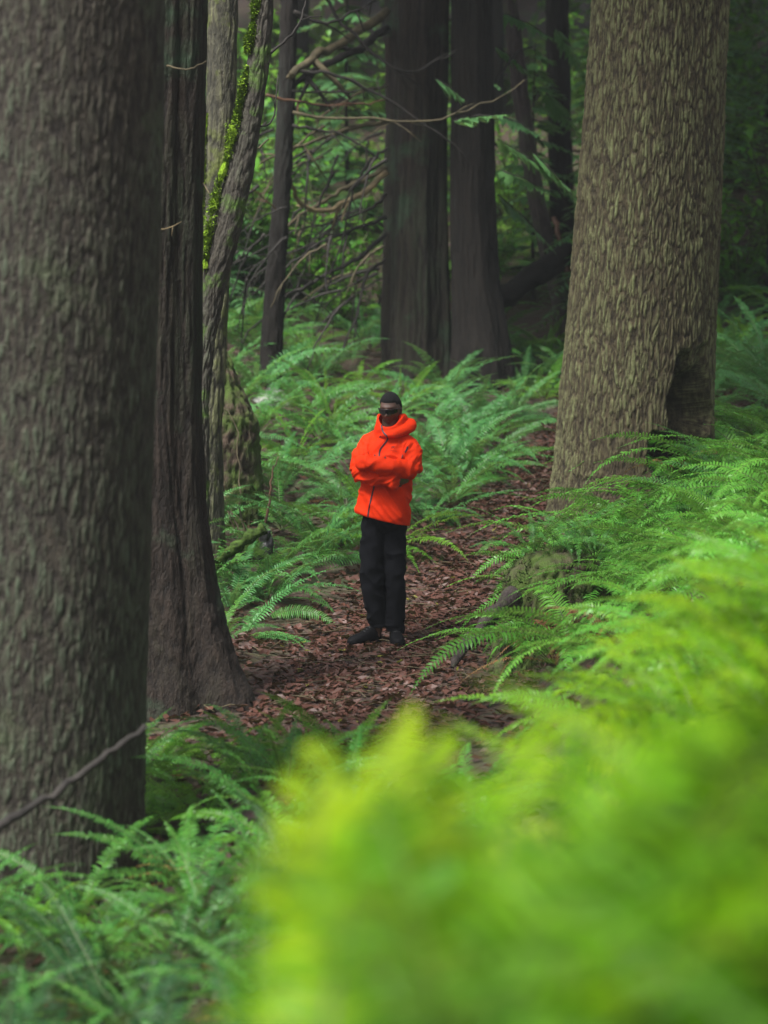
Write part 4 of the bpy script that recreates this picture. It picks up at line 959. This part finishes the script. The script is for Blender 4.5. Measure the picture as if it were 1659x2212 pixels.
ELR, ELL = (-.196, -.035, 1.255), (.208, -.110, 1.262)
SHR_, SHL = (-.104, .050, 1.458), (.182, -.035, 1.436)
WRR, WRL = (.085, -.225, 1.198), (-.140, -.185, 1.340)
def hand(acc, wrist, direction, palm_n, side):
    """palm, four bent fingers of unequal length and a thumb from the side of the palm"""
    w = Vector(wrist); d = Vector(direction).normalized(); nrm = Vector(palm_n); nrm = (nrm - d * nrm.dot(d)).normalized(); s = d.cross(nrm) * side
    rings = []
    for t, hw, th in ((0, .027, .021), (.03, .034, .019), (.065, .042, .016), (.095, .041, .013), (.102, .036, .010)):
        c = w + d * t
        rings.append([tuple(c + s * hw * math.cos(q) + nrm * th * math.sin(q)) for q in [2 * math.pi * k / 14 for k in range(14)]])
    acc.loft(rings)
    for k, (off, l) in enumerate(((-.031, .064), (-.010, .074), (.011, .070), (.031, .056))):
        b = w + d * .092 + s * off; d1 = (d + nrm * .25).normalized(); d2 = (d + nrm * .8).normalized(); d3 = (d * .6 + nrm).normalized()
        p1 = b + d1 * l * .5; p2 = p1 + d2 * l * .3; p3 = p2 + d3 * l * .25
        acc.tube([b - d * .012, b, p1, p2, p3], [.009, .0092, .0085, .0078, .006], 8)
    b = w + d * .03 - s * .034; t1 = b + (d - s * .8).normalized() * .036; t2 = t1 + (d * .95 - s * .15 + nrm * .35).normalized() * .032
    acc.tube([b, t1, t2], [.012, .0105, .0075], 8)
# one continuous body under the clothes
A = Acc(); A.add(head_to_body(hp), hf)
for s in (-1, 1):   # ears
    bm = bmesh.new(); bmesh.ops.create_icosphere(bm, subdivisions=3, radius=1); e = np.array([v.co[:] for v in bm.verts]); ef = [[v.index for v in f.verts] for f in bm.faces]; bm.free()
    e = e * np.array([.009, .019, .032]); e[:, 0] += -.006 * (1 - (e[:, 2] / .032) ** 2) * 0; e = e @ np.array(Matrix.Rotation(s * .35, 3, 'Z')).T
    A.add(head_to_body(e + np.array([s * .075, -.008, -.008])), ef)
A.tube([(.040, .03, 1.46), (.042, .025, 1.54), (.046, .012, 1.66)], [.064, .060, .058], 20)
A.loft([ring(.90, 0, 0, .15, .10), ring(1.05, .005, 0, .15, .095), ring(1.2, .02, 0, .155, .10), ring(1.35, .03, .01, .16, .105), ring(1.45, .035, .01, .145, .09), ring(1.51, .038, .015, .09, .065)])
A.tube([SHR_, ELR, WRR], [.055, .043, .030], 16); A.tube([SHL, ELL, WRL], [.055, .043, .030], 16)
A.tube([SHR_, (.03, .01, 1.44), SHL], [.05, .07, .05], 16)
LEG_L = [(-.075, .005, .90), (-.083, -.012, .50), (-.052, .01, .09)]; LEG_R = [(.072, .0, .90), (.082, -.015, .50), (.080, .005, .08)]
A.tube(LEG_L, [.078, .055, .042], 18); A.tube(LEG_R, [.078, .055, .042], 18)
A.tube([LEG_L[2], (-.052, .01, .05), (-.15, -.06, .028)], [.042, .036, .018], 14); A.tube([LEG_R[2], (.082, .02, .05), (.090, -.09, .028)], [.042, .036, .018], 14)
hand(A, Vector(WRR) + Vector((.006, .034, .000)), (1, .80, .16), (0, .6, .35), 1)
hand(A, Vector(WRL) + Vector((-.030, 0.062, -.01)), (-.22, .95, .0), (.8, .3, -.2), -1)
body = remesh(A, .0050, 1, .4)
# keep the carved face: pull remeshed skin of the head back onto the sculpted head
hb = BVHTree.FromPolygons([tuple(v) for v in head_to_body(hp)], hf); co = get(body)
for i in np.where((co[:, 2] > 1.60))[0]:
    q = hb.find_nearest(Vector(co[i]), .008)
    if q[0] is not None: co[i] = co[i] * .15 + np.array(q[0]) * .85
put(body, co); body.materials.append(M['skin'])
person = link('person', body, None, PB)
tag(person, 'person in an orange hooded jacket, black trousers and sunglasses, arms crossed on the leafy path', 'person')

# hair: short cap on the skull
x, y, z = hd[:, 0], hd[:, 1], hd[:, 2]
line = np.where(y > .15, .50 + .02 * np.abs(x), np.where(y > -.25, .50 + (y - .15) * 1.2, -.12 + (y + .25) * .5))
line = np.where((np.abs(x) > .72) & (y > -.25) & (y < .45), np.minimum(line, .36), line)
k = sstep(-.05, .10, z - line); off = -.004 + .015 * k + .0022 * noise3(hd * 30) * k
Hn = hp / np.linalg.norm(hp, axis=1)[:, None]
keep = [f for f in hf if k[f].max() > 0.02]
used = sorted({i for f in keep for i in f}); mp = {j: i for i, j in enumerate(used)}
hair = mesh_from('hair', head_to_body((hp + Hn * off[:, None])[used]), [[mp[i] for i in f] for f in keep], [M['hair']])
ho = link('hair', hair, person); ho['label'] = 'very short black hair'

# jacket
J = Acc()
J.loft([ring(.905, -.012, .0, .205, .150, shear=-.23), ring(.925, -.012, .0, .206, .151, shear=-.20), ring(1.0, -.006, 0, .202, .146, shear=-.10), ring(1.1, .008, 0, .192, .138), ring(1.2, .02, 0, .190, .138), ring(1.32, .030, .003, .190, .140), ring(1.42, .036, .008, .176, .128), ring(1.48, .038, .012, .145, .108), ring(1.53, .040, .015, .112, .088), ring(1.56, .042, .012, .09, .08)])
def arm(P, rad): 
    Q = curve_pts(P, 40); m = len(rad) - 1
    J.tube(Q, [np.interp(k / 39 * m, range(m + 1), rad) for k in range(40)], 22)
def bent(a, b, c): a, b, c = Vector(a), Vector(b), Vector(c); return [a, a.lerp(b, .5), b, b.lerp(c, .5), c]
J.tube([Vector(SHR_) + Vector((.07, 0, .0)), Vector(SHR_), Vector(SHR_).lerp(Vector(ELR), .5) + Vector((-.012, -.012, 0)), ELR], [.070, .074, .070, .063], 24)
J.tube([ELR, Vector(ELR).lerp(Vector(WRR), .5) + Vector((0, -.012, -.006)), WRR], [.064, .060, .047], 24)
J.tube([Vector(SHL) + Vector((-.07, 0, .0)), Vector(SHL), Vector(SHL).lerp(Vector(ELL), .5) + Vector((.012, -.012, 0)), ELL], [.070, .076, .072, .064], 24)
J.tube([ELL, Vector(ELL).lerp(Vector(WRL), .5) + Vector((.01, -.075, .006)), Vector(WRL) + Vector((.02, -.03, 0)), Vector(WRL) + Vector((-.035, .055, -.012))], [.065, .062, .056, .048], 24)
J.tube([(.03, .025, 1.525), (-.05, .045, 1.492), SHR_], [.070, .068, .072], 24); J.tube([(.05, .015, 1.525), (.13, -.01, 1.480), SHL], [.070, .068, .074], 24)
J.tube(curve_pts([(-.010, -.085, 1.535), (.07, -.115, 1.540), (.165, -.055, 1.572), (.190, .04, 1.592), (.13, .12, 1.60), (.03, .13, 1.58)], 30), [np.interp(k / 29, [0, .25, .5, .8, 1], [.018, .030, .044, .050, .035]) for k in range(30)], 16)
# collar with an opening, and the folded hood behind the neck
def collar():
    n = 48; o1, o2, i2, i1 = [], [], [], []
    for k in range(n):
        t = 2 * math.pi * k / n; dirv = LAT * math.cos(t) - FWD * math.sin(t); fr = max(0, dirv.dot(FWD))
        zt = 1.672 - .084 * fr ** 1.3 - .01 * max(0, -dirv.dot(FWD)); cb = Vector((.042, .012, 1.515)); ct = Vector((.052, .004, zt))
        ro = .098 + .006 * fr
        o1.append(tuple(cb + dirv * .112)); o2.append(tuple(ct + dirv * ro)); i2.append(tuple(ct + dirv * (ro - .013))); i1.append(tuple(cb + dirv * .090))
    mid = [tuple((Vector(a) + Vector(b)) * .5 + (Vector(a) - Vector((.045, .01, a[2]))).normalized() * .006) for a, b in zip(o1, o2)]
    J.loft([o1, mid, o2, i2, i1, o1], cap=False)
collar()
def blob(c, r, rot=0, tilt=0):
    bm = bmesh.new(); bmesh.ops.create_icosphere(bm, subdivisions=3, radius=1); e = np.array([v.co[:] for v in bm.verts]); ef = [[v.index for v in f.verts] for f in bm.faces]; bm.free()
    J.add((e * np.array(r)) @ np.array(Matrix.Rotation(rot, 3, 'Z') @ Matrix.Rotation(tilt, 3, 'Y')).T + np.array(c), ef)
blob((.150, .050, 1.598), (.085, .085, .042), -.3, .25); blob((.095, .115, 1.605), (.11, .055, .055), -.35); blob((.135, .02, 1.645), (.035, .055, .035), -.2, .6); blob((.165, .0, 1.575), (.05, .05, .028), 0, .35)
jk = remesh(J, .0058, 5, .5)
co = get(jk); nr = get(jk, 'normal')
z = co[:, 2]; xx = co[:, 0]; yy = co[:, 1]
def ridged(q): return (1 - np.abs(noise3(q)) * 2.2)
d = .0045 * noise3(co * 9) + .003 * noise3(co * 22)
# long diagonal folds in the skirt of the jacket
sk = sstep(1.20, 1.12, z); q = np.stack([(xx * .85 + (z - 1) * .65) * 14, yy * 7, (z * .7 - xx * .5) * 3.2], 1)
d += sk * (.017 * ridged(q) - .008)
# compression folds on the sleeves
def seg_fold(a, b, rad, f, amp):
    a, b = np.array(a), np.array(b); ab = b - a; L = np.linalg.norm(ab); ab = ab / L; t = (co - a) @ ab; pr = a + np.outer(t, ab); dist = np.linalg.norm(co - pr, axis=1)
    w = sstep(rad * 1.5, rad * 1.05, dist) * sstep(-.06, .03, t) * sstep(L + .05, L - .02, t)
    pp = np.cross(ab, [0, 1.0, 0]); pp /= np.linalg.norm(pp); v = ab * math.cos(f) + pp * math.sin(f); u = np.cross(v, [0, 1.0, 0]); u /= np.linalg.norm(u)
    ww = noise3(co * 6) * .25
    ph = np.stack([(co @ u) * 15 + ww, (co @ v) * 4.5, yy * 6], 1)
    return w * amp * ((ridged(ph) - .3) + .45 * (ridged(ph * 2.1 + 4) - .3))
d += seg_fold(SHR_, ELR, .078, .5, .014) + seg_fold(ELR, WRR, .068, .6, .014) + seg_fold(SHL, ELL, .078, -.6, .015) + seg_fold(ELL, WRL, .075, -.6, .014)
ch = sstep(1.27, 1.34, z) * sstep(1.56, 1.50, z) * sstep(.0, -.06, yy) ; d += ch * .010 * ridged(np.stack([(xx * .7 - z * .7) * 12, yy * 4, (xx + z) * 4], 1))
hd_ = sstep(1.54, 1.58, z); d += hd_ * .005 * ridged(np.stack([xx * 10, yy * 8, z * 18], 1))
d *= .15 + .85 * sstep(.0, .06, z - (.897 - .22 * xx))
put(jk, co + nr * d[:, None]); jk.materials.append(M['jacket']); jk.polygons.foreach_set('use_smooth', np.ones(len(jk.polygons), bool))
jo = link('jacket', jk, person)
jb = BVHTree.FromPolygons([tuple(v) for v in get(jk)], [tuple(p.vertices) for p in jk.polygons])
def onj(x, z, lift=.004, tree=None):
    sl = (CAMZ - PB.z - z) / PYD; o_ = Vector((x, -1.2, z + 1.2 * sl)); r = (tree or jb).ray_cast(o_, Vector((0, 1, -sl)))
    return (r[0] + Vector((0, -lift, 0))) if r[0] else Vector((x, -.15, z))
def cpx(cx, cy): return ((cx - 693) / 1834.0, 1.917 - cy / 1834.0)
def strip(name, pts, w, mat, parent, n=30, lift=.004, label=None):
    Q = curve_pts([Vector((*cpx(*p), 0)) for p in pts], n); a = Acc(); C_ = [onj(q.x, q.y, lift) for q in Q]
    for k in range(1, n - 1): C_[k] = C_[k] * .5 + (C_[k - 1] + C_[k + 1]) * .25
    Vv = []
    for k in range(n):
        t = (C_[min(k + 1, n - 1)] - C_[max(k - 1, 0)]).normalized(); s = t.cross(Vector((0, 1, 0))).normalized() * w * .5
        Vv += [C_[k] - s, C_[k] + Vector((0, -.002, 0)), C_[k] + s]
    Ff = [(3 * k + j, 3 * k + j + 1, 3 * k + j + 4, 3 * k + j + 3) for k in range(n - 1) for j in (0, 1)]
    a.add(Vv, Ff); o_ = link(name, a.mesh(name, [mat]), parent)
    if label: o_['label'] = label
    return o_
strip('zip', [(660, 585), (668, 640), (690, 695), (738, 742), (735, 790), (690, 850), (648, 905), (632, 960), (630, 1005)], .011, M['zip'], jo, label='dark front zip above the crossed arms')
strip('zip', [(562, 1405), (545, 1480), (520, 1580), (500, 1680), (485, 1760), (478, 1822)], .011, M['zip'], jo, label='dark front zip below the crossed arms')
strip('zip', [(1008, 875), (1000, 905), (985, 935), (972, 955)], .012, M['zip'], jo, 10, label='short dark sleeve pocket zip')
strip('zip', [(945, 985), (936, 1008), (930, 1030)], .007, M['zip'], jo, 8, label='short dark sleeve pocket zip')
strip('pocket_tab', [(650, 735), (640, 745), (632, 753)], .008, M['zip'], jo, 5)
strip('pocket_tab', [(716, 1000), (712, 1015), (708, 1032)], .013, M['zip'], jo, 6)
strip('pocket_tab', [(572, 985), (570, 995), (568, 1004)], .009, M['zip'], jo, 5)
em = Acc()   # small tone-on-tone chest emblem: a few curved strokes over a short line
for pts in ([(785, 905), (795, 885), (815, 872), (840, 876)], [(800, 900), (812, 886), (832, 884)], [(815, 872), (820, 890), (835, 905)], [(790, 880), (805, 876), (822, 880)], [(770, 925), (795, 929), (822, 932)], [(830, 934), (850, 937), (866, 939)]):
    Q = [onj(*cpx(*p), .003) for p in pts]; em.tube(curve_pts(Q, 10), .0013, 5)
eo = link('chest_emblem', em.mesh('chest_emblem', [M['mark']]), jo)

# trousers
TQ = Acc()
TQ.loft([ring(.815, .0, .0, .075, .075), ring(.85, 0, 0, .150, .105), ring(.90, 0, 0, .166, .12), ring(.97, 0, 0, .165, .12)])
TQ.tube(curve_pts([(-.062, .0, .96), (-.080, .0, .86), (-.084, -.005, .68), (-.086, -.014, .50), (-.070, -.006, .30), (-.050, .006, .105)], 30), [np.interp(k / 29 * 5, range(6), [.085, .090, .093, .088, .076, .064]) for k in range(30)], 24)
TQ.tube(curve_pts([(.066, -.003, .96), (.076, -.005, .86), (.079, -.012, .68), (.084, -.022, .50), (.086, -.012, .30), (.079, .0, .075)], 30), [np.interp(k / 29 * 5, range(6), [.085, .092, .084, .076, .072, .068]) for k in range(30)], 24)
tq = remesh(TQ, .0075, 3, .5); co = get(tq); nr = get(tq, 'normal'); z = co[:, 2]
d = .005 * noise3(co * np.array([9, 9, 5])) + .011 * (ridged(np.stack([co[:, 0] * 8 + co[:, 2] * 5, co[:, 1] * 6, co[:, 2] * 9 - co[:, 0] * 5], 1)) - .4) + sstep(.26, .1, z) * .007 * (ridged(co * np.array([5, 5, 24])) - .4)
put(tq, co + nr * d[:, None]); tq.materials.append(M['trousers']); tq.polygons.foreach_set('use_smooth', np.ones(len(tq.polygons), bool))
link('trousers', tq, person)
# shoes
def shoe(heel, yaw, L):
    a = Acc(); f = Vector((math.sin(yaw), -math.cos(yaw), 0)); l = Vector((math.cos(yaw), math.sin(yaw), 0)); h = Vector(heel)
    prof = [(0, .028, .065), (.04, .040, .115), (.22, .045, .130), (.36, .046, .114), (.5, .050, .090), (.65, .055, .074), (.8, .053, .064), (.92, .042, .052), (1.0, .020, .032)]
    rings = []
    for t, hw, hh in prof:
        c = h + f * (t * L); r = []
        for k in range(20):
            q = 2 * math.pi * k / 20; cc, ss = math.cos(q), math.sin(q)
            r.append(tuple(c + l * (hw * math.copysign(abs(cc) ** .8, cc)) + Vector((0, 0, .012 + (hh - .012) * max(0, ss) ** .8 - .012 * max(0, -ss)))))
        rings.append(r)
    a.loft(rings); so = link('shoe', a.mesh('shoe', [M['shoe']]), person)
    b = Acc(); out = [(0, .030), (.1, .040), (.3, .041), (.5, .047), (.68, .054), (.85, .048), (.96, .032), (1.02, .012)]
    up = [h + f * (t * L) + l * w for t, w in out] + [h + f * (t * L) - l * w for t, w in out[::-1]]
    b.loft([[tuple(p + Vector((0, 0, zz))) for p in up] for zz in (-.022, .018)]); link('sole', b.mesh('sole', [M['shoe']], False), so)
    c = Acc()
    for t in (.36, .44, .52): 
        hh = float(np.interp(t, [p[0] for p in prof], [p[2] for p in prof])); m_ = h + f * (t * L) + Vector((0, 0, hh + .002)); c.tube([m_ - l * .026 + Vector((0, 0, -.006)), m_, m_ + l * .026 + Vector((0, 0, -.006))], .003, 5)
    link('laces', c.mesh('laces', [M['frame']]), so)
shoe((-.035, .035, .0), R(-52), .285); shoe((.078, .075, .0), R(6), .285)
# sunglasses: one wrap-around lens, top frame and temples
def gl(x, z):  # point on a curve around the face
    t = x / .078; return (x, .1135 - .050 * t * t - .02 * t ** 4, z)
g_ = Acc(); n = 31; xs = np.linspace(-.071, .071, n); rows_ = []
for u in range(5):
    r = []
    for x in xs:
        zt_ = .016; zb_ = -.021 + .012 * math.exp(-(x / .012) ** 2) + .010 * (abs(x) / .07) ** 3; r.append(gl(x, zb_ + (zt_ - zb_) * u / 4))
    rows_.append(r)
Pm = np.array(rows_).reshape(-1, 3); Fm = [(u * n + k, u * n + k + 1, (u + 1) * n + k + 1, (u + 1) * n + k) for u in range(4) for k in range(n - 1)]
fa = Acc(); topc = [gl(x, .017) for x in xs]; fa.tube(head_to_body(np.array(topc)), .0032, 6)
for s in (-1, 1): fa.tube(head_to_body(np.array([gl(s * .071, .012), (s * .079, .045, .010), (s * .081, .0, .006), (s * .078, -.02, -.006)])), [.0045, .0042, .0036, .003], 6)
go = link('sunglasses', fa.mesh('sunglasses', [M['frame']]), person)
g_.add(head_to_body(Pm), Fm); back = Pm.copy(); back[:, 1] -= .003; g_.add(head_to_body(back), [f[::-1] for f in Fm]); link('lens', g_.mesh('lens', [M['lens']]), go)

# ------------------------------------------------------------------ thin haze volume, added to lift the blacks
bm = bmesh.new(); bmesh.ops.create_cube(bm, size=1)
hz = bpy.data.meshes.new('haze'); bm.to_mesh(hz); bm.free()
hm = bpy.data.materials.new('haze'); hm.use_nodes = True; hn = hm.node_tree; hn.nodes.clear()
ho_ = hn.nodes.new('ShaderNodeOutputMaterial'); hv = hn.nodes.new('ShaderNodeVolumePrincipled')
hv.inputs['Color'].default_value = (0.86, 0.93, 0.95, 1); hv.inputs['Density'].default_value = 0.0008; hv.inputs['Anisotropy'].default_value = 0.2
hn.links.new(hv.outputs[0], ho_.inputs['Volume']); hz.materials.append(hm)
h_o = link('haze', hz, None, (0, 57, 20)); h_o.scale = (260, 260, 62); tag(h_o, kind='stuff')
